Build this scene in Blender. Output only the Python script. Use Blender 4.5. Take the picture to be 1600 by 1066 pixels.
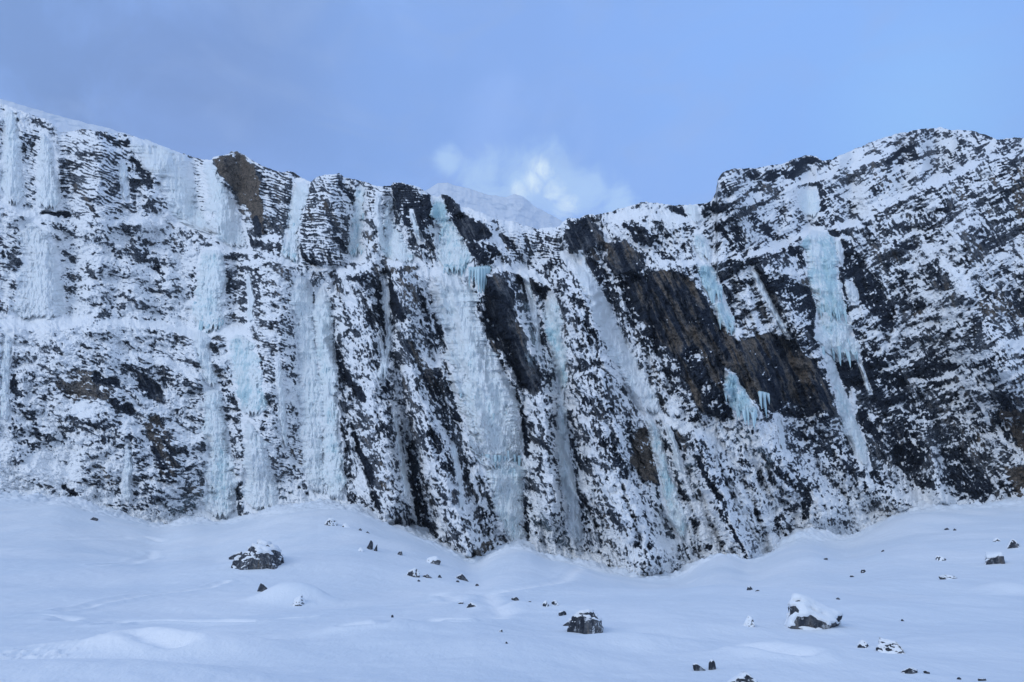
import bpy, math, random
import numpy as np

# ------------------------------------------------------------------ clear
for o in list(bpy.data.objects):
    bpy.data.objects.remove(o)
scene = bpy.context.scene
COL = scene.collection
R = math.radians

# ------------------------------------------------------------------ camera
F = 1164.0                    # focal length in photo pixels (1600 wide)
PITCH = R(20.0)
CAMZ = 1.7
cam = bpy.data.cameras.new('camera')
cam.sensor_width = 36.0
cam.lens = F / 1600.0 * 36.0
cam.clip_start = 0.1
cam.clip_end = 12000
camo = bpy.data.objects.new('camera', cam)
COL.objects.link(camo)
camo.location = (0, 0, CAMZ)
camo.rotation_euler = (R(90) + PITCH, 0, 0)
scene.camera = camo
CP, SP = math.cos(PITCH), math.sin(PITCH)

def ray(px, py):
    """direction through a photo pixel, scaled so that its y is 1 -> (x/y, z/y)"""
    xc = (px - 800.0) / F
    yc = (533.0 - py) / F
    dy = CP - yc * SP
    dz = SP + yc * CP
    return xc / dy, dz / dy

def dirv(px, py):
    a, m = ray(px, py)
    l = math.sqrt(1 + a * a + m * m)
    return (a / l, 1 / l, m / l)

# ------------------------------------------------------------------ world: cloudy blue sky
SUN_EL, SUN_ROT = 38.0, 2.0
world = bpy.data.worlds.new('World')
scene.world = world
world.use_nodes = True
WN, WL = world.node_tree.nodes, world.node_tree.links
WN.clear()

class NT:
    def __init__(s, tree):
        s.n, s.l = tree.nodes, tree.links
    def add(s, t, **k):
        n = s.n.new(t)
        for a, b in k.items():
            setattr(n, a, b)
        return n
    def put(s, sock, v):
        if isinstance(v, bpy.types.NodeSocket):
            s.l.new(v, sock)
        elif v is not None:
            if isinstance(v, (int, float)) and hasattr(sock.default_value, '__len__'):
                v = (v,) * len(sock.default_value)
            sock.default_value = v
    def math(s, op, a, b=None, c=None, clamp=False):
        n = s.add('ShaderNodeMath', operation=op, use_clamp=clamp)
        s.put(n.inputs[0], a)
        if b is not None: s.put(n.inputs[1], b)
        if c is not None: s.put(n.inputs[2], c)
        return n.outputs[0]
    def vmath(s, op, a, b=None, scale=None):
        n = s.add('ShaderNodeVectorMath', operation=op)
        s.put(n.inputs[0], a)
        if b is not None: s.put(n.inputs[1], b)
        if scale is not None: s.put(n.inputs['Scale'], scale)
        return n.outputs['Value'] if op in ('DOT_PRODUCT', 'LENGTH', 'DISTANCE') else n.outputs['Vector']
    def noise(s, vec, scale, detail=4, rough=0.5, dist=0.0):
        n = s.add('ShaderNodeTexNoise')
        s.put(n.inputs['Vector'], vec); s.put(n.inputs['Scale'], scale)
        s.put(n.inputs['Detail'], detail); s.put(n.inputs['Roughness'], rough)
        s.put(n.inputs['Distortion'], dist)
        return n.outputs['Fac']
    def maprange(s, v, a, b, c=0.0, d=1.0, smooth=True):
        n = s.add('ShaderNodeMapRange', interpolation_type='SMOOTHSTEP' if smooth else 'LINEAR')
        s.put(n.inputs['Value'], v)
        for i, q in zip(('From Min', 'From Max', 'To Min', 'To Max'), (a, b, c, d)):
            s.put(n.inputs[i], q)
        return n.outputs['Result']
    def mix(s, fac, a, b, blend='MIX'):
        n = s.add('ShaderNodeMix', data_type='RGBA', blend_type=blend)
        s.put(n.inputs[0], fac)
        for i, q in ((6, a), (7, b)):
            if isinstance(q, tuple) and len(q) == 3: q = q + (1.0,)
            s.put(n.inputs[i], q)
        return n.outputs[2]
    def attr(s, name):
        return s.add('ShaderNodeAttribute', attribute_name=name).outputs['Fac']
    def mapping(s, vec, scale=(1, 1, 1), rot=(0, 0, 0)):
        n = s.add('ShaderNodeMapping')
        s.put(n.inputs['Vector'], vec)
        n.inputs['Scale'].default_value = scale
        n.inputs['Rotation'].default_value = rot
        return n.outputs['Vector']

W = NT(world.node_tree)
tc = W.add('ShaderNodeTexCoord').outputs['Generated']
skyt = W.add('ShaderNodeTexSky', sky_type='NISHITA')
skyt.sun_disc = False
skyt.sun_elevation = R(SUN_EL)
skyt.sun_rotation = R(SUN_ROT)
skyt.altitude = 1500
skyt.air_density = 1.0
skyt.dust_density = 0.6
skyt.ozone_density = 1.5
skyc = W.vmath('SCALE', skyt.outputs[0], scale=0.12)
sep = W.add('ShaderNodeSeparateXYZ'); W.put(sep.inputs[0], tc)
def near(px, py, r0, r1):
    d = W.vmath('DISTANCE', tc, dirv(px, py))
    return W.maprange(d, r0, r1, 0, 1)
# broad tone of the cloud sheet: greyer blue on the left, clearer to the right
lr = W.maprange(sep.outputs['X'], -0.6, 0.35)
n1 = W.noise(tc, 2.2, 5, 0.55, 0.4)
base = W.mix(W.math('ADD', lr, W.math('MULTIPLY', W.math('SUBTRACT', n1, 0.5), 1.3), clamp=True),
             (0.195, 0.335, 0.69), (0.255, 0.49, 1.07))
n2 = W.noise(tc, 5.0, 6, 0.6, 0.6)
base = W.mix(W.maprange(n2, 0.42, 0.70), base, (0.30, 0.51, 1.04))
base = W.mix(W.math('MULTIPLY', near(1330, 150, 0.42, 0.02), 0.5), base, (0.285, 0.57, 1.16))
# the cloud bank low on the left is darker
base = W.mix(W.math('MULTIPLY', near(290, 170, 0.30, 0.0), 0.5), base, (0.18, 0.28, 0.60))
# brighter cyan rim of thin sky over the right hand ridge
base = W.mix(W.math('MULTIPLY', near(1450, 185, 0.16, 0.0), 0.5), base, (0.36, 0.72, 1.2))
# glow and bright torn cloud where the sun stands behind the notch
wn = W.noise(W.mapping(tc, (1, 1, 1.3)), 14.0, 7, 0.62, 1.2)
def torn(n, centres, k, a, b):
    v = None
    for c in centres:
        q = near(c[0], c[1], c[2], 0.0)
        v = q if v is None else W.math('MAXIMUM', v, q)
    v2 = W.math('ADD', v, W.math('MULTIPLY', W.math('SUBTRACT', n, 0.5), k))
    return W.math('MULTIPLY', W.maprange(v2, a, b), W.maprange(v, 0.0, 0.25))
glow = torn(wn, ((700, 250, 0.035), (760, 282, 0.07), (810, 288, 0.09), (865, 298, 0.10), (915, 315, 0.08), (960, 318, .05)), 1.8, 0.22, 1.05)
base = W.mix(W.math('MULTIPLY', glow, 0.72), base, (0.58, 0.83, 1.15))
hot = torn(W.noise(tc, 30.0, 8, 0.68, 1.0), ((842, 266, 0.036), (832, 282, 0.034), (812, 298, 0.030), (868, 300, 0.034), (884, 318, 0.040)), 1.9, 0.30, 1.45)
base = W.mix(W.math('MULTIPLY', W.maprange(W.noise(W.mapping(tc, (1, 1, 2.2), (0, R(18), 0)), 7.0, 7, 0.62, 0.8), 0.44, 0.72), 0.35), base, (0.36, 0.50, 0.84))
base = W.mix(hot, base, (1.0, 1.18, 1.25))
# out-of-view sky dimmed overhead, brightened and whitened behind the viewer to light the cliff
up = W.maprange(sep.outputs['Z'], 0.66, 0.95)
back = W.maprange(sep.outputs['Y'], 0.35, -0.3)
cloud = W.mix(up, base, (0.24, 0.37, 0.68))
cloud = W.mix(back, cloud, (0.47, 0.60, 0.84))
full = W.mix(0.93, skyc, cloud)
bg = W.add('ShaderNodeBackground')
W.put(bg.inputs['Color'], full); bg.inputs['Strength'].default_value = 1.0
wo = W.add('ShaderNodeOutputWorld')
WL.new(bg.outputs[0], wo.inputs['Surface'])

# ------------------------------------------------------------------ soft fill lamp added behind the viewer; the real sun is behind the notch
sl = bpy.data.lights.new('fill_sun', 'SUN')
sl.energy = 0.86
sl.angle = R(24)
sl.color = (0.93, 0.96, 1.0)
so = bpy.data.objects.new('fill_sun', sl)
COL.objects.link(so)
el, az = R(25), R(-44)      # low, from the left, over the viewer's shoulder
from mathutils import Vector
d = Vector((math.sin(az) * math.cos(el), -math.cos(az) * math.cos(el), math.sin(el)))
so.rotation_euler = d.to_track_quat('Z', 'Y').to_euler()
so.location = (0, 0, 400)

scene.view_settings.view_transform = 'Standard'
scene.view_settings.look = 'None'
scene.view_settings.exposure = 0.05
scene.view_settings.gamma = 1.0
scene.render.engine = 'CYCLES'
scene.cycles.max_bounces = 6
scene.cycles.diffuse_bounces = 3

# ------------------------------------------------------------------ numpy noise
_T = {}
def perlin(x, y, seed=0):
    if seed not in _T:
        rg = np.random.RandomState(seed * 7 + 11)
        a = rg.rand(256, 256).astype(np.float32) * 2 * np.pi
        _T[seed] = (np.cos(a).ravel(), np.sin(a).ravel())
    gx, gy = _T[seed]
    x = x.astype(np.float32); y = y.astype(np.float32)
    xi = np.floor(x); yi = np.floor(y)
    fx = x - xi; fy = y - yi
    xi = xi.astype(np.int32) & 255; yi = yi.astype(np.int32) & 255
    x1 = (xi + 1) & 255; y1 = (yi + 1) & 255
    u = fx * fx * fx * (fx * (fx * 6 - 15) + 10)
    v = fy * fy * fy * (fy * (fy * 6 - 15) + 10)
    def g(a, b, dx, dy):
        i = a * 256 + b
        return gx[i] * dx + gy[i] * dy
    a = g(xi, yi, fx, fy); b = g(x1, yi, fx - 1, fy)
    c = g(xi, y1, fx, fy - 1); e = g(x1, y1, fx - 1, fy - 1)
    top = a + (b - a) * u
    bot = c + (e - c) * u
    return (top + (bot - top) * v) * 1.5

def fbm(x, y, wl, octv=5, gain=0.5, seed=0, ridged=False, billow=False):
    """wl: wavelength in the units of x, y"""
    s = 0; a = 1.0; t = 0
    f = 1.0 / wl
    for i in range(octv):
        n = perlin(x * f + 13.7 * i, y * f - 7.3 * i, seed + i)
        if ridged: n = 1 - 2 * np.abs(n)
        if billow: n = 2 * np.abs(n) - 0.5
        s = s + a * n; t += a
        a *= gain; f *= 2.03
    return s / t * (1.6 if not ridged else 1.0)

def rot(x, y, deg, sx=1.0, sy=1.0):
    """frame whose first axis runs along an image direction (deg below horizontal to the right)"""
    c, s = math.cos(R(deg)), math.sin(R(deg))
    return (x * c + y * s) / sx, (-x * s + y * c) / sy

def sstep(a, b, x):
    t = np.clip((x - a) / (b - a), 0, 1)
    return t * t * (3 - 2 * t)

def norminv(p):
    p = np.clip(p, 0.005, 0.995)
    t = np.where(p < .5, p, 1 - p)
    q = np.sqrt(-2 * np.log(t))
    z = q - (2.515517 + 0.802853 * q + 0.010328 * q * q) / (1 + 1.432788 * q + 0.189269 * q * q + 0.001308 * q ** 3)
    return np.where(p < .5, -z, z)

# ------------------------------------------------------------------ mesh helpers
def link(name, me, mat=None, parent=None):
    o = bpy.data.objects.new(name, me)
    COL.objects.link(o)
    if mat: me.materials.append(mat)
    if parent: o.parent = parent
    return o

def mesh_np(name, verts, quads, smooth=True, attrs=None):
    me = bpy.data.meshes.new(name)
    verts = np.ascontiguousarray(verts, dtype=np.float32)
    quads = np.ascontiguousarray(quads, dtype=np.int32)
    n, k = quads.shape
    me.vertices.add(len(verts)); me.vertices.foreach_set('co', verts.ravel())
    me.loops.add(n * k); me.loops.foreach_set('vertex_index', quads.ravel())
    me.polygons.add(n)
    me.polygons.foreach_set('loop_start', np.arange(0, n * k, k, dtype=np.int32))
    me.polygons.foreach_set('loop_total', np.full(n, k, dtype=np.int32))
    me.polygons.foreach_set('use_smooth', np.full(n, smooth, dtype=bool))
    me.update(calc_edges=True)
    for k_, v_ in (attrs or {}).items():
        a = me.attributes.new(k_, 'FLOAT', 'POINT')
        a.data.foreach_set('value', np.ascontiguousarray(v_, dtype=np.float32).ravel())
    return me

def grid_quads(nr, nc, flip=False):
    i = np.arange(nr * nc).reshape(nr, nc)
    q = np.stack([i[:-1, :-1], i[1:, :-1], i[1:, 1:], i[:-1, 1:]], -1).reshape(-1, 4)
    return q[:, ::-1] if flip else q

def tag(o, label=None, cat=None, group=None, kind=None):
    if label: o['label'] = label
    if cat: o['category'] = cat
    if group: o['group'] = group
    if kind: o['kind'] = kind
    return o

# ------------------------------------------------------------------ materials
def material(name):
    m = bpy.data.materials.new(name); m.use_nodes = True
    m.node_tree.nodes.clear()
    t = NT(m.node_tree)
    p = t.add('ShaderNodeBsdfPrincipled'); o = t.add('ShaderNodeOutputMaterial')
    t.l.new(p.outputs[0], o.inputs['Surface'])
    return m, t, p

SNOW_A, SNOW_B = (0.84, 0.88, 0.92), (0.93, 0.95, 0.97)

def rock_colour(t, P, tone, streak=None):
    """bedded limestone: near black where tone is low, grey, rusty brown streaks by the attribute tone"""
    if streak is None:
        streak = t.noise(t.mapping(P, (0.55, 0.55, 0.09), (0, R(-14), 0)), 1.0, 6, 0.65, 0.3)
    fine = t.noise(P, 1.1, 7, 0.75)
    big = t.noise(P, 0.05, 3, 0.5)
    dark = t.mix(t.maprange(fine, 0.35, 0.75), (0.006, 0.010, 0.020), (0.050, 0.062, 0.085))
    grey = t.mix(t.maprange(fine, 0.3, 0.72), (0.035, 0.045, 0.062), (0.19, 0.20, 0.215))
    brown = t.mix(t.maprange(fine, 0.3, 0.7), (0.034, 0.032, 0.033), (0.215, 0.180, 0.146))
    sb = t.math('ADD', streak, t.math('MULTIPLY', t.math('SUBTRACT', big, 0.5), 0.9))
    low_tone = t.math('MULTIPLY', t.math('SUBTRACT', t.math('MINIMUM', tone, 0.2), 0.2), 0.8)  # low tone pulls the rock towards black
    c = t.mix(t.maprange(t.math('ADD', sb, low_tone), 0.40, 0.72), dark, grey)
    bf = t.math('ADD', tone, t.math('MULTIPLY', t.math('SUBTRACT', sb, 0.5), 1.5))
    c = t.mix(t.maprange(bf, 0.42, 0.85), c, brown)
    crk = t.math('ABSOLUTE', t.math('SUBTRACT', t.noise(t.mapping(P, (0.8, 0.8, 0.16), (0, R(-20), 0)), 0.42, 4, 0.55, 0.5), 0.5))
    c = t.mix(t.math('MULTIPLY', t.maprange(crk, 0.018, 0.0), 0.75), c, (0.008, 0.010, 0.016))
    return c, fine

def make_cliff_mat():
    m, t, p = material('snowy_rock_face')
    P = t.add('ShaderNodeTexCoord').outputs['Object']
    rc, fine = rock_colour(t, P, t.attr('tone'), t.attr('streak'))
    sn = t.attr('snow')
    nf = t.noise(P, 1.6, 7, 0.82)
    sraw = t.math('ADD', sn, t.math('MULTIPLY', t.math('SUBTRACT', nf, 0.5), 1.5))
    s = t.maprange(sraw, 0.40, 0.56)
    sc = t.mix(t.noise(P, 0.25, 4, 0.6), SNOW_A, SNOW_B)
    sc = t.mix(t.maprange(sraw, 0.48, 0.76), (0.40, 0.45, 0.52), sc)      # thin snow; its grey also paints in shading the relief lacks
    # thin rime: grey white dusting on the rock
    dust = t.math('MULTIPLY', t.maprange(t.noise(P, 2.2, 6, 0.85), 0.44, 0.66), t.attr('rime'))
    rc = t.mix(t.math('MULTIPLY', dust, 0.6), rc, (0.50, 0.56, 0.63))
    # water ice glaze
    ic = t.math('MULTIPLY', t.attr('glaze'), t.maprange(t.noise(t.mapping(P, (1, 1, .4)), 0.8, 6, .7), 0.42, 0.6))
    rc = t.mix(t.math('MULTIPLY', ic, 0.75), rc, (0.42, 0.52, 0.58))
    t.put(p.inputs['Base Color'], t.mix(s, rc, sc))
    t.put(p.inputs['Roughness'], 0.9)
    t.put(p.inputs['Specular IOR Level'], t.maprange(s, 0, 1, 0.05, 0.25))
    b = t.add('ShaderNodeBump'); b.inputs['Distance'].default_value = 0.55; b.inputs['Strength'].default_value = 0.6
    t.put(b.inputs['Height'], t.math('ADD', t.math('MULTIPLY', fine, t.maprange(s, 0, 1, 1.0, 0.45)), t.math('MULTIPLY', s, 0.35)))
    t.l.new(b.outputs[0], p.inputs['Normal'])
    return m

def make_snow_mat():
    m, t, p = material('snow')
    P = t.add('ShaderNodeTexCoord').outputs['Object']
    big = t.noise(t.mapping(P, (1, 0.45, 1), (0, 0, R(12))), 0.08, 4, 0.55)
    c = t.mix(t.maprange(big, 0.35, 0.7), (0.75, 0.815, 0.885), (0.84, 0.88, 0.925))
    c = t.mix(t.math('MULTIPLY', t.attr('track'), 1.3, None, True), c, (0.95, 0.965, 0.98))
    t.put(p.inputs['Base Color'], c)
    t.put(p.inputs['Roughness'], 0.85)
    t.put(p.inputs['Specular IOR Level'], 0.25)
    n1 = t.noise(t.mapping(P, (1, 0.5, 1), (0, 0, R(-20))), 1.1, 5, 0.55)
    n2 = t.noise(P, 9.0, 3, 0.6)
    b = t.add('ShaderNodeBump'); b.inputs['Distance'].default_value = 0.22; b.inputs['Strength'].default_value = 0.6
    t.put(b.inputs['Height'], t.math('ADD', n1, t.math('MULTIPLY', n2, 0.12)))
    t.l.new(b.outputs[0], p.inputs['Normal'])
    return m

def make_ice_mat():
    m, t, p = material('waterfall_ice')
    P = t.add('ShaderNodeTexCoord').outputs['Object']
    col = t.noise(t.mapping(P, (0.9, 0.9, 0.10)), 1.0, 6, 0.6, 0.2)
    bl = t.noise(P, 0.35, 5, 0.6)
    fine = t.noise(t.mapping(P, (1, 1, 0.35)), 2.6, 6, 0.7)
    k = t.math('ADD', t.math('MULTIPLY', col, 0.6), t.math('MULTIPLY', bl, 0.5))
    clear = t.mix(fine, (0.38, 0.60, 0.68), (0.60, 0.79, 0.85))
    white = t.mix(fine, (0.76, 0.89, 0.93), (0.90, 0.955, 0.98))
    k = t.math('ADD', k, t.math('MULTIPLY', t.math('SUBTRACT', t.attr('frost'), 0.42), 0.42))
    c = t.mix(t.maprange(k, 0.40, 0.60), clear, white)
    fleck = t.noise(P, 1.7, 7, 0.78)
    c = t.mix(t.math('MULTIPLY', t.maprange(t.math('ADD', fleck, t.math('MULTIPLY', t.attr('frost'), 0.16)), 0.58, 0.66), 0.85), c, (0.86, 0.90, 0.94))
    c = t.mix(t.math('MULTIPLY', t.maprange(t.attr('flute'), 0.0, -0.8), 0.35), c, (0.30, 0.43, 0.50))  # crevice shade painted into the ice colour, darker between flutes
    # darker blue grey where the fine noise is lowest
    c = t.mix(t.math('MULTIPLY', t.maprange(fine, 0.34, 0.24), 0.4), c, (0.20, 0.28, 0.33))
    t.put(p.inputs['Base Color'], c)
    t.put(p.inputs['Roughness'], 0.42)
    t.put(p.inputs['Subsurface Weight'], 0.0)
    b = t.add('ShaderNodeBump'); b.inputs['Distance'].default_value = 0.45; b.inputs['Strength'].default_value = 0.7
    t.put(b.inputs['Height'], t.math('ADD', t.math('MULTIPLY', fine, 0.7), t.math('MULTIPLY', col, 0.8)))
    t.l.new(b.outputs[0], p.inputs['Normal'])
    return m

def make_boulder_mat():
    m, t, p = material('boulder_rock')
    P = t.add('ShaderNodeTexCoord').outputs['Object']
    rc, fine = rock_colour(t, t.vmath('SCALE', P, scale=5.0), 0.35)
    rime = t.maprange(t.noise(t.mapping(P, (1, 1, 0.7)), 3.2, 6, 0.75), 0.55, 0.62)
    t.put(p.inputs['Base Color'], t.mix(t.math('MULTIPLY', rime, t.attr('rime')), rc, (0.78, 0.83, 0.88)))
    t.put(p.inputs['Roughness'], 0.8)
    b = t.add('ShaderNodeBump'); b.inputs['Distance'].default_value = 0.15; b.inputs['Strength'].default_value = 0.7
    t.put(b.inputs['Height'], fine); t.l.new(b.outputs[0], p.inputs['Normal'])
    return m

M_CLIFF, M_SNOW, M_ICE, M_BOULDER = make_cliff_mat(), make_snow_mat(), make_ice_mat(), make_boulder_mat()

# ------------------------------------------------------------------ the outline of the wall, as bearings
CREST = [(-260,120),(-100,140),(0,160),(12,163),(40,175),(62,183),(75,187),(87,197),(92,206),(105,205),(130,201),(165,205),(200,210),(235,220),(262,231),(285,238),(310,247),(330,250),(333,246),(345,242),(357,240),(361,236),(370,235),(380,240),(395,250),(410,258),(425,265),(440,268),(450,266),(460,270),(470,276),(485,283),(495,276),(510,271),(530,271),(538,276),(550,278),(565,283),(575,285),(590,290),(610,290),(614,285),(625,284),(640,287),(655,292),(665,298),(672,303),(683,308),(690,302),(700,304),(712,312),(722,322),(735,325),(750,330),(765,338),(780,343),(800,345),(820,352),(840,356),(860,355),(875,352),(880,345),(890,339),(905,340),(915,335),(940,333),(960,328),(985,320),(1010,314),(1030,317),(1050,320),(1075,320),(1095,318),(1112,312),(1118,300),(1122,280),(1130,268),(1150,262),(1170,262),(1180,263),(1200,258),(1220,256),(1240,247),(1260,242),(1275,243),(1285,250),(1300,248),(1320,238),(1350,226),(1380,214),(1400,208),(1420,205),(1445,200),(1470,199),(1490,202),(1520,204),(1545,212),(1560,217),(1580,214),(1600,215),(1700,200),(1860,190)]
BASE = [(-260,770),(0,775),(100,780),(160,795),(210,808),(250,818),(300,805),(340,808),(400,800),(440,790),(500,785),(560,795),(600,815),(640,830),(680,850),(720,868),(742,884),(780,855),(820,843),(850,862),(900,870),(950,885),(1000,898),(1060,903),(1100,872),(1130,862),(1175,880),(1220,850),(1260,830),(1300,842),(1330,840),(1360,820),(1420,790),(1500,785),(1600,780),(1860,775)]
YBASE = [(-260,205),(0,215),(300,225),(500,222),(640,205),(742,190),(820,200),(1060,182),(1175,184),(1260,200),(1420,215),(1600,205),(1860,180)]
def curve(pts, x):
    p = np.array(pts, float)
    return np.interp(x, p[:, 0], p[:, 1])

X0, X1 = -240.0, 1840.0
NC, NR = 2000, 860
gx = np.linspace(X0, X1, NC, dtype=np.float32)
zz = np.zeros_like(gx)
crest = curve(CREST, gx).astype(np.float32)
crest = crest + 2.4 * fbm(gx, zz + 3.1, 18, 5, 0.66, 40) + 1.0
base_n = curve(BASE, gx) + 5.0 * fbm(gx, zz + 8.1, 30, 4, 0.6, 44)
vv = np.linspace(0, 1, NR, dtype=np.float32)[:, None]
PX = np.broadcast_to(gx[None, :], (NR, NC)).astype(np.float32)
PY = (crest[None, :] + vv * (base_n[None, :] + 32 - crest[None, :])).astype(np.float32)

# domain warp so hand placed features get natural outlines
wx = PX + 4.5 * fbm(PX, PY, 40, 4, 0.55, 50) + 2.5 * fbm(PX, PY, 9, 3, 0.6, 57)
wy = PY + 4.5 * fbm(PX, PY, 40, 4, 0.55, 60) + 2.5 * fbm(PX, PY, 9, 3, 0.6, 67)

def colrange(xs, pad):
    a = int(np.clip(np.searchsorted(gx, min(xs) - pad), 0, NC - 1))
    b = int(np.clip(np.searchsorted(gx, max(xs) + pad), a + 1, NC))
    return slice(a, b)

def seg_dist(X, Y, pts, closed=False):
    best = None
    n = len(pts)
    for i in range(n if closed else n - 1):
        (ax, ay), (bx, by) = pts[i][:2], pts[(i + 1) % n][:2]
        dx, dy = bx - ax, by - ay
        t = np.clip(((X - ax) * dx + (Y - ay) * dy) / (dx * dx + dy * dy + 1e-6), 0, 1)
        dd = np.hypot(X - ax - t * dx, Y - ay - t * dy)
        best = dd if best is None else np.minimum(best, dd)
    return best

def inside(X, Y, pts):
    r = np.zeros(X.shape, bool)
    n = len(pts)
    for i in range(n):
        (ax, ay), (bx, by) = pts[i], pts[(i + 1) % n]
        if ay == by: continue
        c = ((ay > Y) != (by > Y)) & (X < (bx - ax) * (Y - ay) / (by - ay) + ax)
        r ^= c
    return r

def stroke_mask(pts, w, soft=0.6, warp=True):
    """1 on the stroke, falling off at its edge"""
    sl_ = colrange([p[0] for p in pts], w * 2 + 14)
    X, Y = (wx[:, sl_], wy[:, sl_]) if warp else (PX[:, sl_], PY[:, sl_])
    dd = seg_dist(X, Y, pts) if len(pts) > 1 else np.hypot(X - pts[0][0], Y - pts[0][1])
    return sl_, sstep(w * (1 + soft), w * (1 - soft), dd).astype(np.float32)

def poly_mask(pts, soft=4.0):
    sl_ = colrange([p[0] for p in pts], soft * 2 + 14)
    X, Y = wx[:, sl_], wy[:, sl_]
    dd = seg_dist(X, Y, pts, True)
    sd = np.where(inside(X, Y, pts), dd, -dd)
    return sl_, sstep(-soft, soft, sd).astype(np.float32)

# ------------------------------------------------------------------ coverage of snow, authored coarsely
COV = [
 [.6,.55,.5,.6,.5,.5,.5,.5,.5,.5,.5,.5,.6,.55,.5,.55,.6],
 [.6,.5,.5,.8,.35,.5,.5,.5,.5,.5,.5,.4,.5,.6,.65,.6,.4],
 [.7,.5,.45,.8,.4,.45,.5,.4,.6,.5,.5,.55,.6,.55,.6,.6,.35],
 [.65,.65,.55,.7,.4,.45,.4,.5,.7,.45,.65,.55,.6,.5,.5,.45,.35],
 [.55,.65,.48,.7,.5,.5,.6,.55,.65,.5,.45,.6,.55,.4,.55,.6,.5],
 [.55,.6,.42,.6,.45,.6,.4,.6,.5,.6,.35,.5,.5,.35,.5,.65,.5],
 [.75,.72,.58,.6,.5,.62,.4,.6,.4,.55,.35,.3,.55,.35,.55,.65,.45],
 [.62,.62,.6,.6,.55,.65,.45,.45,.4,.5,.5,.2,.3,.45,.45,.5,.6],
 [.52,.5,.48,.6,.55,.6,.5,.45,.6,.5,.6,.35,.2,.4,.35,.5,.45],
 [.6,.55,.5,.55,.6,.6,.5,.5,.6,.5,.6,.65,.4,.45,.35,.42,.38],
 [.75,.62,.5,.5,.6,.6,.55,.5,.6,.5,.5,.72,.6,.5,.3,.38,.35],
 [.82,.72,.55,.5,.65,.62,.6,.52,.6,.6,.55,.68,.68,.65,.42,.35,.38],
 [.85,.75,.62,.6,.65,.65,.62,.58,.62,.62,.6,.68,.72,.75,.8,.7,.7],
 [.85,.8,.7,.7,.7,.7,.65,.65,.65,.62,.62,.7,.75,.78,.8,.8,.8],
 [.85,.8,.7,.7,.7,.7,.7,.7,.7,.68,.66,.75,.8,.8,.8,.8,.8]]
cg = np.array(COV, np.float32)
fx = np.clip(PX / 100.0, 0, 15.999); fy = np.clip((PY - 200) / 50.0, 0, 13.999)
ix = fx.astype(int); iy = fy.astype(int); tx = fx - ix; ty = fy - iy
cov = (cg[iy, ix] * (1 - tx) + cg[iy, ix + 1] * tx) * (1 - ty) + (cg[iy + 1, ix] * (1 - tx) + cg[iy + 1, ix + 1] * tx) * ty
gul = fbm(*rot(wx, wy, 69, 6.0, 1.0), 24, 3, 0.6, 76, ridged=True)
gw = sstep(430, 560, PX) * (1 - 0.6 * sstep(1150, 1350, PX)) * sstep(370, 450, PY)
cov = cov + 0.12 + gw * (0.12 - 0.42 * sstep(0.25, 0.65, gul)) + 0.20 * fbm(PX, PY, 60, 4, 0.6, 70) + 0.22 * fbm(*rot(PX, PY, 66, 2.5, 1.0), 22, 3, 0.6, 72) + 0.05
tone = 0.18 + 0.30 * fbm(PX, PY, 120, 3, 0.5, 75)
cov = cov - 0.09 * sstep(1230, 1320, PX) * sstep(350, 400, PY) * sstep(770, 720, PY) + 0.03 * sstep(500, 350, PX)
band = fbm(*rot(wx, wy, -27, 5.0, 1.0), 42, 3, 0.55, 78)
cov = cov + 0.36 * band * sstep(1020, 1200, PX) * sstep(650, 560, PY) + 0.16 * fbm(*rot(wx, wy, 13, 4.0, 1.0), 40, 3, 0.55, 79) * sstep(520, 400, PX)
cov = cov - 0.07 * sstep(1080, 1180, PX) - 0.05 * sstep(1300, 1400, PX)
relief = -2.8 * gw * sstep(0.15, 0.7, gul)         # metres towards the viewer
rough = np.ones_like(PX)                         # how much broken detail
kk = np.full_like(PX, 0.30)                      # cotangent of the dip
glaze = np.zeros_like(PX)

# dip of the wall: lower wall steep, top right is a mountain side
kk += 0.30 * sstep(1050, 1300, PX) * sstep(560, 330, PY)
kk += 0.10 * sstep(60, 20, PY - crest[None, :])
kk += 0.35 * sstep(9, 0, PY - crest[None, :])
kk += 0.5 * sstep(26, 4, base_n[None, :] - PY)

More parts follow.
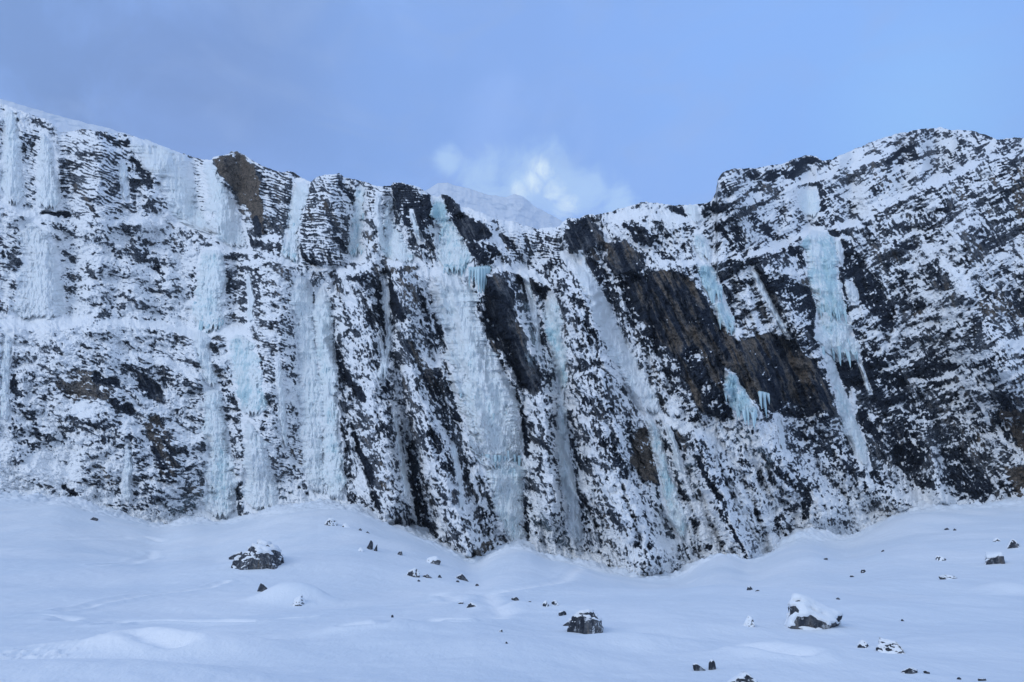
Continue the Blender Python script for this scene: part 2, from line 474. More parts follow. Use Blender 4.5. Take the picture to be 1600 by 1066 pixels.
# (polygon, cov, tone, relief, rough)
POLYS = [
 ([(333,250),(346,243),(362,238),(370,236),(384,244),(397,258),(408,285),(412,330),(413,368),(402,368),(388,332),(370,302),(350,282),(336,266)], .03, 1.15, 4.0, .35),
 ([(612,286),(633,284),(666,300),(681,328),(678,352),(653,366),(625,345),(612,308)], .13, -.1, 4.5, .75),
 ([(686,303),(711,307),(722,332),(711,347),(694,341)], .08, -.1, 4.0, .7),
 ([(707,344),(735,342),(768,356),(773,373),(744,378),(719,370)], .08, .25, 3.0, .7),
 ([(727,381),(760,373),(780,393),(777,411),(752,411),(735,394)], .12, -.1, 2.5, .8),
 ([(879,342),(916,340),(945,365),(945,382),(912,394),(887,390)], .02, .05, 4.0, .5),
 ([(912,402),(937,398),(949,430),(933,438),(912,418)], .04, .05, 2.5, .5),
 ([(945,381),(978,375),(1009,402),(1003,423),(966,431),(949,411)], .02, .35, 3.0, .5),
 ([(970,347),(994,351),(1028,369),(1011,382),(990,374)], .06, .1, 3.0, .6),
 ([(968,440),(1003,432),(1010,470),(1000,505),(978,480)], .10, -.35, -2.0, .7),
 ([(622,430),(640,428),(654,450),(652,480),(634,498),(622,470)], .30, .5, 2.0, .8),
 ([(972,444),(1000,430),(1040,420),(1085,440),(1110,480),(1150,534),(1200,520),(1240,532),(1272,562),(1292,600),(1302,644),(1250,652),(1208,645),(1175,622),(1150,582),(1128,600),(1118,652),(1090,640),(1068,590),(1020,540),(1000,490)], .004, .50, -1.5, .45),
 ([(758,434),(776,426),(800,450),(810,500),(830,550),(846,592),(838,622),(815,602),(795,562),(770,532),(757,500)], .03, .25, -3.0, .45),
 ([(990,677),(1014,665),(1034,736),(1036,762),(1010,754),(983,722)], .08, .95, 1.0, .5),
 ([(738,852),(775,842),(780,858),(757,882),(736,884)], .25, .75, 2.5, .9),
 ([(86,588),(120,578),(158,584),(182,598),(170,622),(140,628),(104,620),(84,606)], .22, .75, -.8, .7),
 ([(212,580),(232,586),(256,612),(250,626),(232,622),(218,604)], .05, .35, -1.5, .4),
 ([(228,660),(246,648),(262,672),(282,724),(276,746),(252,742),(234,704)], .15, .75, .5, .7),
 ([(1100,672),(1160,652),(1212,662),(1240,722),(1200,722),(1150,752),(1110,722)], .86, .2, .5, .7),
 ([(1290,540),(1330,560),(1372,575),(1420,600),(1400,620),(1350,612),(1310,590)], .10, -.3, -2.0, .8),
 ([(1310,395),(1345,400),(1375,440),(1400,490),(1385,510),(1350,480),(1322,440)], .10, -.3, -2.5, .8),
 ([(1180,422),(1230,432),(1285,462),(1300,500),(1280,520),(1240,480),(1190,450)], .14, -.3, -1.5, .7),
 ([(1470,700),(1500,700),(1552,760),(1552,782),(1500,782),(1480,740)], .12, -.3, -1.5, .8),
 ([(1398,700),(1440,685),(1456,705),(1430,738),(1400,735)], .10, -.3, -2.0, .8),
 ([(1575,270),(1620,260),(1660,380),(1610,400),(1588,350)], .16, .6, -1.0, .9),
 ([(1560,640),(1590,640),(1660,700),(1660,760),(1600,720)], .12, .9, 1.0, .6),
 ([(1566,728),(1600,730),(1640,778),(1590,778)], .12, 1.0, .5, .6),
 ([(465,290),(500,276),(535,280),(542,320),(545,380),(530,412),(498,418),(470,392),(462,340)], .50, .2, 3.5, .8),
 ([(400,262),(440,270),(452,290),(448,340),(440,400),(418,404),(412,330)], .42, .2, 1.5, .9),
 ([(1118,300),(1126,272),(1150,264),(1172,266),(1160,285),(1122,308)], .40, .2, 1.5, .7),
]
# (points, width, cov, tone, relief, rough)
DARK = [
 ([(155,213),(195,225)],7,.2,.2,-.5),([(208,252),(226,275),(238,300)],7,.15,.2,-1),([(118,290),(132,308),(146,330)],4,.15,.5,-1),
 ([(70,333),(105,338)],3,.03,.1,-2),([(0,380),(24,415)],9,.3,.3,0),([(205,385),(228,408)],10,.28,.3,0),([(236,420),(252,428)],4,.05,.1,-1.5),
 ([(150,590),(182,600)],7,.06,.1,-1.5),([(178,628),(204,640)],8,.08,.1,-1.5),([(12,585),(30,620)],7,.25,.2,-.5),([(100,762),(118,772)],4,.1,.2,-1),
 ([(270,370),(286,392)],6,.25,.4,0),([(360,440),(395,470)],16,.33,.3,0),([(400,345),(410,398)],6,.12,.1,-1.5),([(390,372),(398,392)],4,.1,.1,-1.5),
 ([(462,380),(478,404),(504,420)],3.5,.06,.2,-2),([(505,322),(526,358)],6,.12,.4,-1),([(522,370),(538,388)],5,.15,.2,-1),([(534,288),(548,306),(562,300)],5,.1,.2,-1),
 ([(614,362),(626,380),(640,402)],5,.1,.3,-1),([(646,376),(672,386)],7,.15,.4,-.5),([(725,340),(742,352)],4,.15,.3,0),([(786,372),(802,388)],5,.15,.3,-.5),
 ([(815,365),(832,396)],4,.2,.3,0),([(840,362),(875,400)],9,.38,.3,0),([(890,400),(905,416)],5,.08,.5,0),([(922,412),(948,430)],7,.1,.2,-1),([(985,435),(1010,440)],6,.1,.2,-1),
 ([(549,420),(570,440),(596,478)],11,.22,.2,-1),([(603,428),(612,460),(628,498)],8,.07,.15,-3),([(630,440),(645,480)],9,.4,.6,1),
 ([(517,530),(530,570),(548,598),(568,624)],6,.05,.1,-2.5),([(496,478),(506,500)],4,.15,.2,-1),
 ([(596,592),(612,620)],5,.12,.1,-1.5),([(552,679),(566,712),(581,749),(592,802)],4.5,.05,.15,-2.5),([(638,698),(648,760),(655,806)],3.5,.07,.2,-2),
 ([(675,680),(694,716),(720,752)],8,.15,.3,-2),([(642,697),(658,772),(668,820),(690,852)],4.5,.12,.3,-2),([(688,850),(706,862)],6,.04,.1,-1.5),
 ([(640,538),(660,575),(690,632)],8,.14,.6,-2.5),([(735,436),(745,482)],5,.05,.1,-2.5),([(744,552),(756,576)],2.5,.05,.1,-1),([(820,440),(858,470)],7,.25,.4,-.5),
 ([(768,505),(776,530)],4,.1,.1,-1),([(884,444),(905,484)],7,.3,.3,0),([(903,480),(930,540)],9,.36,.2,0),([(815,660),(824,706)],5,.1,.1,-1.5),([(819,770),(823,840)],3,.15,.2,-1),
 ([(880,660),(884,730)],4,.2,.2,-.5),([(952,690),(976,742)],7,.12,.2,-1),([(845,690),(842,740)],3,.15,.2,-.5),
 ([(1080,556),(1100,600),(1130,645)],12,.12,.15,-1),([(1092,712),(1104,745),(1124,780)],4.5,.04,.1,-2),([(1144,820),(1158,856),(1170,880)],3,.05,.1,-1.5),
 ([(1190,705),(1225,745),(1256,770),(1262,806)],6,.15,.2,-1.5),([(1219,811)],9,.25,.3,0),([(1241,842)],8,.15,.3,0),([(1108,852)],5,.1,.3,0),
 ([(1160,720),(1172,735)],4,.2,.2,-.5),([(1180,800),(1190,812)],5,.25,.2,0),
 ([(1040,372)],4,.06,.3,0),([(1053,326),(1076,342)],7,.08,.2,0),([(1105,320),(1132,327)],7,.12,.3,0),([(1028,396),(1054,409)],6,.1,.2,-1),
 ([(1150,362),(1164,394)],6,.1,.2,-1),([(1178,342),(1208,368)],9,.14,.2,-.5),([(1124,358),(1146,384)],5,.1,.2,-1),([(1238,393),(1258,409)],6,.1,.2,-1),
 ([(1180,276),(1208,278),(1236,270)],8,.14,.2,0),([(1244,260),(1262,250),(1280,250)],8,.08,.2,0),([(1385,250),(1426,230)],4.5,.05,.2,-1),([(1404,254),(1432,244)],4,.04,.2,-1),
 ([(1300,370),(1330,398)],8,.1,.1,-1),([(1390,460),(1432,474)],12,.22,.2,-1),([(1277,318),(1306,342)],6,.1,.2,-1),([(1407,332),(1438,342)],9,.3,.4,0),([(1398,380),(1428,387)],6,.1,.3,-1),
 ([(1545,484)],14,.2,.8,0),([(1385,500)],8,.1,.1,-1),([(1456,572),(1498,577)],9,.1,.1,-1),([(1382,624),(1430,650),(1480,684)],18,.24,.15,-.5),
 ([(1248,682),(1290,700),(1332,728)],18,.32,.1,0),([(1343,640),(1370,682)],8,.08,.1,-1.5),([(1300,500),(1330,520)],6,.15,.2,-1),([(1500,300),(1540,330)],10,.35,.5,0),
 ([(1440,210),(1480,208)],4,.2,.3,0),([(1500,222),(1535,232)],5,.3,.3,0),([(1350,762),(1368,740)],4,.2,.2,-.5),([(1310,330),(1350,348)],5,.28,.3,0),
 ([(365,760),(372,800)],7,.15,.3,-.5),([(310,760),(290,790)],12,.35,.5,0),([(150,500),(190,480)],6,.3,.3,0),([(100,395),(118,412)],4,.25,.3,0),
 ([(1070,620),(1048,560),(1010,530)],10,.22,.1,0),([(1230,640),(1290,655)],10,.2,.1,0),([(780,470),(800,560),(820,600)],8,.03,.2,-2),
 ([(350,600),(372,640)],4,.3,.2,0),([(60,690),(50,640)],5,.3,.2,0),([(1450,440),(1480,450)],7,.3,.5,0),([(1560,470),(1600,500)],10,.25,.7,0),
]
WHITE = [   # snow ledges and ramps: points, width, dip gain
 ([(-240,515),(0,506),(60,510),(150,499),(230,507),(300,520),(380,514)],6.5,1.2),([(-240,330),(0,316),(60,342),(180,347),(250,342)],4,.7),
 ([(300,345),(345,385),(400,392),(450,412),(500,424),(560,420),(592,405)],6,1.0),([(592,405),(660,424),(740,419)],4,.8),
 ([(721,322),(779,345),(823,360),(878,352)],8,.6),([(778,412),(830,428),(868,446)],5,.6),([(880,398),(905,425)],6,.5),
 ([(1260,361),(1337,349),(1379,323),(1430,295),(1487,274),(1551,246),(1640,232)],5,.9),([(1460,285),(1530,254)],7,.5),([(1098,358),(1155,323),(1219,294),(1300,272),(1380,240)],5.5,.6),
 ([(1040,412),(1149,403),(1203,393),(1260,363)],4.5,.7),([(1425,594),(1471,590),(1514,572)],3.5,.8),([(1521,558),(1640,524)],8,.8),([(1500,590),(1560,680),(1600,720)],4,.2),
 ([(700,625),(750,650)],8,.6),([(940,345),(1000,332),(1080,345)],6,.4),([(1400,770),(1480,772)],8,.3),([(230,560),(300,580)],6,.3),
 ([(1020,395),(1040,415)],4,.3),([(120,640),(190,660)],12,.5),([(0,700),(60,720),(120,740)],14,.4),([(1010,640),(1090,680)],7,.3),([(1200,680),(1215,650)],6,.2),
 ([(985,870),(1050,850)],8,.2),([(700,800),(740,790)],8,.2),([(1460,395),(1500,440)],12,.3),([(760,345),(790,400),(850,440)],5,.3),([(905,425),(940,520),(975,600)],5,.2),
 ([(1330,610),(1350,700),(1360,760)],5,.2),([(680,430),(700,520),(715,620)],4,.1),
]
# long ribs (+) and gullies (-): points, width, metres
RIBS = [
 ([(340,400),(345,520),(350,800)],22,-2.5),([(440,400),(420,600),(410,700)],30,2.5),([(475,420),(485,600),(505,790)],22,-2.0),([(560,440),(590,620),(610,790)],26,5),
 ([(530,420),(520,520),(560,640),(596,800)],10,-4),([(625,430),(640,560),(675,700),(730,860)],18,5),([(600,430),(620,560),(640,700),(665,820)],9,-4),
 ([(695,330),(720,480),(770,640),(805,830)],30,-4.5),([(780,440),(820,540),(850,640),(860,800)],14,4.5),([(870,460),(872,600),(880,760),(900,860)],13,-3),
 ([(905,460),(930,600),(960,750),(1010,880)],30,5.5),([(900,410),(970,540),(1020,650),(1060,850)],14,-3.5),([(1050,450),(1120,600)],40,3),([(1090,690),(1130,800),(1165,870)],14,4),
 ([(1100,400),(1140,520)],16,-2),([(1170,560),(1200,600)],30,3.5),([(1275,300),(1285,440),(1310,560),(1340,700)],20,-3.5),([(1210,420),(1260,540),(1290,640)],20,3),
 ([(1370,420),(1440,560),(1520,720)],34,-3.5),([(1500,400),(1560,600)],40,5),([(1440,300),(1500,360)],30,3),([(1180,640),(1230,740),(1290,800)],24,3),
 ([(120,560),(180,660),(250,740)],50,3),([(60,380),(70,500)],30,-2),([(20,180),(20,320)],12,-2),([(76,210),(76,330)],10,-2),([(280,240),(290,340)],22,-2.5),
 ([(322,250),(360,370)],14,-4),([(470,280),(455,400)],9,-4.5),([(564,290),(555,400)],8,-4),([(612,310),(604,400)],8,-4),([(683,310),(700,400)],12,-4.5),
 ([(510,300),(500,400)],30,3.5),([(590,300),(580,400)],14,2.5),([(1330,730),(1400,780)],20,2),([(1450,690),(1470,780)],12,3),([(1120,270),(1150,310)],20,4),
 ([(240,260),(230,340)],18,2.0),([(150,230),(160,330)],30,2.5),([(1560,540),(1640,640)],30,5),
]
for pts, w, m in RIBS:
    s_, k_ = stroke_mask(pts, w, 0.95)
    relief[:, s_] += (3.8 if m > 0 else .7) * m * k_
for pts, c, tn, rl, rg in POLYS:
    s_, k_ = poly_mask(pts, 3.2)
    cov[:, s_] = cov[:, s_] * (1 - k_) + c * k_
    tone[:, s_] = tone[:, s_] * (1 - k_) + tn * k_
    rough[:, s_] = rough[:, s_] * (1 - k_) + rg * k_
    relief[:, s_] += rl * k_
for pts, w, c, tn, rl in DARK:
    if tn <= .2: tn = -.35
    elif tn <= .3: tn = -.1
    if len(pts) == 1: pts = [pts[0], (pts[0][0] + 1, pts[0][1] + 1)]
    s_, k_ = stroke_mask(pts, w, 0.45)
    cov[:, s_] = cov[:, s_] * (1 - k_) + c * k_
    tone[:, s_] = tone[:, s_] * (1 - k_) + tn * k_
    relief[:, s_] += rl * k_
    rough[:, s_] *= 1 - 0.3 * k_
for pts, w, kg in WHITE:
    s_, k_ = stroke_mask(pts, w, 0.6)
    k_ = k_ * np.clip(0.65 + 0.9 * fbm(PX[:, s_], PY[:, s_], 45, 3, .6, 73), 0, 1)
    cov[:, s_] = np.maximum(cov[:, s_], cov[:, s_] * (1 - k_) + 1.08 * k_)
    if w >= 4:
        s2, k2 = stroke_mask([(a, b + w * 2.4) for a, b in pts], w * .9, 0.8)
        cov[:, s2] -= .16 * k2 * (cov[:, s2] < .9)
    kk[:, s_] += kg * k_
    rough[:, s_] *= 1 - 0.55 * k_
    # a ledge stands proud of the wall above it
    s_, k_ = stroke_mask([(a, b + w * 1.2) for a, b in pts], w * 2.2, 0.9)
    relief[:, s_] += 1.2 * k_
cov = cov + 0.25 * sstep(18, 0, base_n[None, :] - PY)
cov = np.maximum(cov, 0.75 * sstep(2.5, 0.5, PY - crest[None, :]) * (0.5 + 0.9 * fbm(PX, PY * 0 + 2, 14, 3, 0.5, 71)))

# ------------------------------------------------------------------ frozen waterfalls: rows (y, left x, right x)
FALLS = [
 ('tall pale frozen waterfall touching the left edge of the cliff top', [(168,9,20),(200,6,28),(240,3,33),(280,2,36),(312,4,37),(322,8,34)], 1.6, .8, 0),
 ('frozen waterfall second from the left edge, above the black slit in the ledge', [(207,61,75),(235,60,86),(270,58,91),(300,57,94),(327,55,98)], 1.5, .8, 0),
 ('thin ribbon of white ice beside the dark notch in banded rock', [(252,186,196),(280,187,200),(312,190,203)], .7, .9, 0),
 ('wide sheet of white ice spilling over the cliff top left of the brown rock tower', [(218,204,236),(232,206,268),(244,212,292),(262,226,300),(282,250,303),(310,262,308),(335,268,318),(352,290,338),(368,318,362)], 1.4, .85, 0),
 ('smooth frozen waterfall hugging the left side of the brown rock tower', [(250,318,331),(275,320,342),(305,322,360),(340,326,378),(370,334,388),(390,352,392)], 1.5, .75, 0),
 ('broad veil of white ice on the far left between the two snow ledges', [(345,30,60),(370,34,80),(400,36,92),(440,30,98),(475,22,102),(500,8,96)], 1.2, 1.0, 0),
 ('greenish frozen column between the two left snow ledges', [(388,318,346),(410,308,350),(450,305,352),(490,303,352),(520,308,350)], 2.0, .45, 1),
 ('grey blue veil of ice just below the left snow ledge', [(520,352,392),(550,356,402),(590,362,410),(625,372,412),(650,380,410)], .9, .35, 0),
 ('narrow twisting white ice stream below the greenish column', [(516,296,330),(545,306,326),(575,314,332),(605,318,342)], 1.1, .85, 0),
 ('long frozen column reaching the snowfield right of the brown rock patch', [(604,318,344),(640,322,348),(690,322,358),(740,322,366),(790,318,370),(812,318,372)], 2.2, .6, 0),
 ('fan of white ice standing on the snow beside the tall left column', [(655,376,396),(690,382,412),(730,382,424),(770,380,434),(798,382,436)], 1.6, .8, 0),
 ('frozen chute squeezed between the brown tower flank and the banded dome', [(282,458,486),(305,456,480),(335,452,474),(365,446,468),(390,441,468),(412,442,474)], 1.6, .55, 1),
 ('very long white ice runnel left of the first black gully', [(425,455,484),(470,456,488),(520,462,492),(570,464,500),(620,464,508),(680,470,506),(730,476,508),(775,486,512)], 1.3, .8, 0),
 ('long bluish ice pillar running down to the snow beside the first black gully', [(440,494,510),(480,492,516),(530,494,522),(580,498,526),(640,504,528),(700,506,532),(750,508,540),(786,508,542)], 1.7, .55, 0),
 ('slender frozen fall with icicles right of the banded dome', [(290,560,572),(315,554,572),(345,549,566),(375,546,566),(405,542,572)], 1.4, .45, 1),
 ('thin frozen fall in the cleft left of the dark rounded crag', [(312,604,612),(335,602,614),(360,601,618),(390,602,640),(412,606,662)], 1.3, .55, 0),
 ('thin white ice strand in the black corner below the dark rounded crag', [(430,594,606),(460,598,608),(490,601,609),(520,604,612),(560,600,608),(600,596,602)], .7, .9, 0),
 ('turquoise frozen waterfall dropping from the cliff top between two dark crags', [(308,674,690),(330,678,698),(355,680,712),(380,682,726),(405,684,738),(428,688,742)], 2.0, .25, 1),
 ('huge white frozen waterfall in the middle of the cliff', [(424,668,738),(450,674,738),(480,680,744),(520,694,756),(560,700,776),(600,706,798),(640,716,812),(680,734,816),(715,744,820),(740,752,820)], 2.2, .72, 1),
 ('lower pillar of blue ice below the huge central frozen waterfall', [(716,758,818),(750,766,818),(790,774,817),(820,786,817),(850,796,818)], 1.8, .5, 0),
 ('forked column of blue ice right of the black overhanging wall', [(458,856,866),(490,850,878),(530,856,882),(570,866,886),(610,872,886)], 1.5, .35, 0),
 ('thin white ice thread below the forked blue column', [(600,874,886),(650,872,884),(700,868,890),(750,876,898),(800,886,906),(850,894,914)], .8, .8, 0),
 ('long slanting white frozen stream left of the big brown wall', [(400,884,900),(430,900,924),(460,914,944),(500,930,962),(540,948,984),(580,966,1004),(620,982,1026),(650,1004,1036)], 1.6, .95, 0),
 ('lower blue tongue of ice beside the rusty rock patch', [(650,1006,1022),(690,1016,1034),(730,1026,1046),(770,1034,1058),(810,1044,1072),(845,1058,1078)], 1.4, .4, 0),
 ('small frozen curtain hanging from the notch on the right crest', [(320,1070,1090),(335,1074,1096),(349,1080,1098)], .9, .8, 0),
 ('small pale blue frozen cascade halfway down the notch on the right', [(364,1086,1098),(378,1082,1104),(392,1086,1112),(406,1092,1118)], 1.0, .5, 0),
 ('turquoise hanging curtain above the big brown wall', [(412,1090,1110),(428,1092,1120),(446,1096,1126),(464,1106,1134)], 1.6, .1, 1),
 ('ragged hanging ice on the edge of the big brown wall', [(470,1112,1134),(488,1118,1142),(506,1126,1150),(520,1140,1154)], 1.1, .3, 1),
 ('pale ice cap near the top of the right hand mountainside', [(294,1244,1276),(308,1246,1280),(322,1250,1280),(340,1258,1276)], 1.0, .7, 0),
 ('big turquoise frozen waterfall high on the right hand mountainside', [(358,1254,1290),(380,1254,1306),(405,1258,1310),(430,1262,1310),(455,1268,1316),(480,1276,1318),(500,1280,1328)], 2.0, .15, 1),
 ('spreading fringe of ice tongues below the big right hand waterfall', [(484,1276,1290),(505,1274,1326),(525,1276,1336),(545,1282,1344),(560,1290,1346)], 1.6, .5, 1),
 ('narrow trailing ice stream low on the right hand mountainside', [(548,1282,1298),(580,1292,1308),(610,1304,1320),(640,1308,1332),(670,1318,1342),(700,1332,1354),(730,1344,1362)], 1.0, .6, 0),
 ('isolated lump of turquoise icicles at the foot of the big brown wall', [(578,1132,1142),(592,1132,1152),(610,1134,1162),(630,1140,1178),(650,1148,1192)], 1.6, .15, 1),
]
for lab_, pts_ in (
   ('thin white runnel high in the speckled rock left of the central buttress', [(532,590,597),(564,596,604),(596,588,596)]),
   ('thin pale thread between two dark gullies left of the central buttress', [(640,612,618),(690,619,627),(740,627,636),(780,630,640)]),
   ('thin white strand slanting across the rock above the right end of the brown wall', [(419,1170,1178),(450,1184,1196),(482,1202,1210),(527,1228,1236)]),
   ('short thin tongue of ice at the lower right of the spreading fringe', [(566,1340,1346),(590,1348,1355),(614,1357,1363)]),
   ('small ice branch at the foot of the dark crest crag, beside the slanting stream', [(394,904,911),(412,908,917),(432,915,928)]),
   ('pale ice ribbon between the banded dome and the cleft, below the crest', [(300,588,596),(330,586,594),(360,590,600),(395,594,606)]),
   ('faint ice strip dropping from the left snow ledge near the left edge', [(520,6,20),(560,2,18),(610,0,14),(660,0,16)]),
   ('small frozen drip below the big brown wall, right of the icicle lump', [(650,1212,1220),(672,1214,1224),(700,1216,1228)]),
   ('thin ice thread under the slanting stream, right of the blue tongue', [(660,1036,1044),(700,1050,1060),(740,1060,1070)]),
   ('thin side curtain hanging off the right edge of the big turquoise fall on the right', [(374,1302,1312),(392,1306,1318),(414,1310,1317)]),
   ('small fringe of drips on black rock just right of the big turquoise fall', [(438,1320,1332),(455,1322,1340),(474,1328,1342)]),
   ('narrow ice runnel right of the greenish column, above the left snow ledge', [(426,384,391),(450,386,395),(478,388,396),(506,386,397)]),
   ('faint narrow runnel between the grey veil and the very long white runnel', [(560,430,438),(600,432,442),(650,436,446),(700,442,450)]),
   ('thin pale runnel down the rock between central fall and forked blue column', [(430,816,824),(470,826,836),(510,834,843),(550,838,845)]),
   ('short ice runnel low on the rock left of the brown patch near the snowfield', [(690,196,204),(720,194,206),(756,190,206),(784,190,208)]),
   ('slim frozen trickle on the lower central buttress, left of the blue pillar', [(690,704,711),(730,710,719),(770,716,725),(800,718,727)]),
   ('short ice strip on the dark rounded crag beside the central turquoise fall', [(330,640,646),(352,644,652),(376,652,664)])):
    FALLS.append((lab_, pts_, .8, .8, 0))
def fall_lr(rows, y):
    r = np.array(rows, float)
    return np.interp(y, r[:, 0], r[:, 1]), np.interp(y, r[:, 0], r[:, 2])
icem = np.zeros_like(PX)
halo_m = np.zeros_like(PX)
for lab, rows, th, fr, ic_ in FALLS:
    s_ = colrange([r[1] for r in rows] + [r[2] for r in rows], 10)
    y0, y1 = rows[0][0], rows[-1][0]
    l, r = fall_lr(rows, PY[:, s_])
    q = np.minimum(np.minimum(PX[:, s_] - l, r - PX[:, s_]), np.minimum(PY[:, s_] - y0, y1 - PY[:, s_]) + 3)
    icem[:, s_] = np.maximum(icem[:, s_], sstep(-4, 3, q))
    halo = sstep(-22, 2, q)
    halo_m[:, s_] = np.maximum(halo_m[:, s_], halo)
cov = np.where(icem > 0.5, np.maximum(cov, 0.75), cov)
cov += 0.18 * icem - 0.15 * np.clip(sstep(0.15, .75, halo_m) - 1.3 * icem, 0, 1) * sstep(0.05, .2, cov) * sstep(.98, .8, cov)
rough *= 1 - 0.75 * icem
relief_f = relief

# ------------------------------------------------------------------ broken rock detail
def det(deg, sx, seed):
    x, y = rot(wx * 0.35 + PX * 0.65, wy * 0.35 + PY * 0.65, deg, sx, 1.0)
    a = fbm(x, y, 22, 5, 0.62, seed, ridged=True)
    b = fbm(x, y, 7.5, 3, 0.65, seed + 20, billow=True)
    return a + 0.55 * b
wl_ = sstep(520, 380, PX)                                     # left: beds dip gently right
wr_ = sstep(1000, 1150, PX) * (1 - 0.6 * sstep(620, 700, PY)) # right: slabs climbing to the right + steep joints
wm_ = np.clip(1 - wl_ - wr_, 0, 1)
FR = [(12, 1.8), (78, 2.4), (-32, 1.8), (56, 2.2), (105, 1.8)]
reg = [(.9, .2, .8, .5), (.35, 1.0, .6, .2), (.3, .2, .9, .0), (.5, .8, .4, .9), (.25, .6, .2, 0)]
wts = []
for i, ((deg, sx), (l_, m2, r_, b_)) in enumerate(zip(FR, [(1.0,.30,.35,0),(.25,.9,.15,0),(.2,.15,.9,0),(.45,.8,.75,0),(.2,.45,.1,0)])):
    w_ = (l_ * wl_ + m2 * wm_ + r_ * wr_) * np.clip(0.5 + 1.3 * fbm(wx, wy, 55, 3, 0.55, 500 + i), 0.02, 2)
    wts.append(w_)
wsum = np.sqrt(sum(w * w for w in wts)) + 1e-3
detail = 0
for i, (deg, sx) in enumerate(FR):
    dd_ = det(deg, sx, 100 + 50 * i)
    detail = detail + wts[i] / wsum * (dd_ - dd_.mean())
# bedding: thin saw-tooth ledges
strat = np.zeros_like(PX)
for pts, a in (([(88,205),(200,210),(205,350),(120,330),(95,300)],1.0),([(395,255),(460,265),(455,350),(405,340)],1.0),
               ([(462,270),(545,268),(548,420),(465,420)],.9),([(570,285),(615,290),(605,340),(575,330)],1.0),([(612,285),(672,300),(680,360),(640,370)],.7),
               ([(1118,300),(1128,262),(1175,262),(1160,290)],1.0),([(780,355),(880,350),(880,410),(800,400)],.7),([(36,200),(60,200),(58,320),(36,320)],.8),
               ([(296,250),(322,250),(330,350),(305,340)],.9),([(0,340),(30,360),(30,480),(0,480)],.6),([(100,500),(300,520),(300,580),(80,590)],.35),
               ([(380,640),(480,640),(490,760),(400,760)],.5),([(380,520),(460,500),(460,620),(400,620)],.5),([(1180,240),(1600,190),(1600,300),(1200,360)],.35)):
    s_, k_ = poly_mask(pts, 8)
    strat[:, s_] = np.maximum(strat[:, s_], a * k_)
dipdeg = np.where(PX < 460, 22, np.where(PX < 620, 8, np.where(PX < 1100, 25, -22)))
bx, by = rot(PX, PY, 22); bx2, by2 = rot(PX, PY, 6); bx3, by3 = rot(PX, PY, -24)
sel1 = sstep(470, 450, PX); sel3 = sstep(1090, 1110, PX); sel2 = np.clip(1 - sel1 - sel3, 0, 1)
dome = 0.0009 * (PX - 505) ** 2 * sstep(560, 545, PX) * sstep(455, 462, PX)
def saw(b):
    b = b + 8 * fbm(PX, PY, 60, 3, 0.55, 90) + 2.2 * fbm(PX, PY, 14, 4, 0.65, 93)
    t = (b / 4.7) % 1.0
    t2 = (b / 11.3) % 1.0
    f = lambda t: np.where(t < 0.7, t / 0.7, (1 - t) / 0.3)
    return f(t) + 0.7 * f(t2)
beds = sel1 * saw(by) + sel2 * saw(by2 + dome) + sel3 * saw(by3)
detail = detail * (1 - 0.6 * strat) + strat * 0.9 * (beds - 0.8)
amp = 1.25 * rough
tiny = sum(wts[i] / wsum * fbm(*rot(PX, PY, FR[i][0] + 14, 1.9, 1.0), 3.7, 2, 0.7, 320 + 3 * i) for i in range(5))
wallness = sstep(.15, .05, cov)
h = 1.1 * wallness * fbm(*rot(wx * .3 + PX * .7, wy * .3 + PY * .7, 64, 7.0, 1.0), 16.0, 4, 0.6, 399, ridged=True) + amp * (0.85 * detail + 0.24 * tiny)
# ribs and steps of middle size
mid = fbm(*rot(wx, wy, 68, 2.6, 1.0), 70, 3, 0.5, 340, ridged=True)
crag = wm_ * fbm(*rot(wx, wy, 66, 1.9, 1.0), 34, 4, 0.55, 345, billow=True) + (wl_ * fbm(*rot(wx, wy, 15, 1.7, 1.0), 34, 4, 0.55, 349, billow=True) + wr_ * fbm(*rot(wx, wy, -30, 1.7, 1.0), 34, 4, 0.55, 347, billow=True))
h = h + 3.2 * crag * (1 - 0.8 * icem) * (0.4 + 0.6 * rough)
h = h + (1.6 * wm_ + 1.0 * wl_ + 1.6 * wr_) * mid * (1 - 0.6 * icem)
# down-going gradient of the relief: ledges that face up keep snow
dpy = np.gradient(PY, axis=0)
def blur_rows(a, n):
    k = np.cumsum(np.pad(a, ((n + 1, n), (0, 0)), mode='edge'), axis=0)
    return (k[2 * n + 1:] - k[:-2 * n - 1]) / (2 * n + 1)
def blur(a, n):
    return blur_rows(blur_rows(a, n).T, n).T
hs = blur(h, 1)
up = np.gradient(hs, axis=0) / dpy
upc = np.gradient(blur(hs, 4), axis=0) / dpy
upm = np.gradient(blur(h + 0.5 * relief_f, 10), axis=0) / dpy
def stdz(a):
    m = blur(a, 60); s = np.sqrt(blur((a - m) ** 2, 60)) + 1e-4
    return (a - m) / s
nz_ = fbm(*rot(PX, PY, 45, 1.3, 1.0), 9, 4, 0.75, 360)
fl_ = sum(wts[i] / wsum * fbm(*rot(PX, PY, FR[i][0] + 8, 3.2, 1.0), 5.5, 3, 0.7, 520 + 7 * i) for i in range(5))
vein = sum(wts[i] / wsum * fbm(*rot(wx * .3 + PX * .7, wy * .3 + PY * .7, FR[i][0] - 6, 1.9, 1.0), 9, 3, 0.75, 560 + 7 * i, ridged=True) for i in range(5))
score = stdz(0.36 * stdz(up) + 0.17 * stdz(upc) + 0.17 * stdz(upm) + 0.32 * stdz(nz_) + 0.52 * stdz(tiny) + 0.42 * stdz(fl_) + 0.55 * stdz(vein) * (1 - 2 * sstep(.42, .66, cov)))
bup = stdz(np.gradient(blur(beds, 1), axis=0) / dpy)
sw = strat * np.clip(0.36 + 0.45 * fbm(PX, PY, 26, 4, .6, 398), 0, .7)
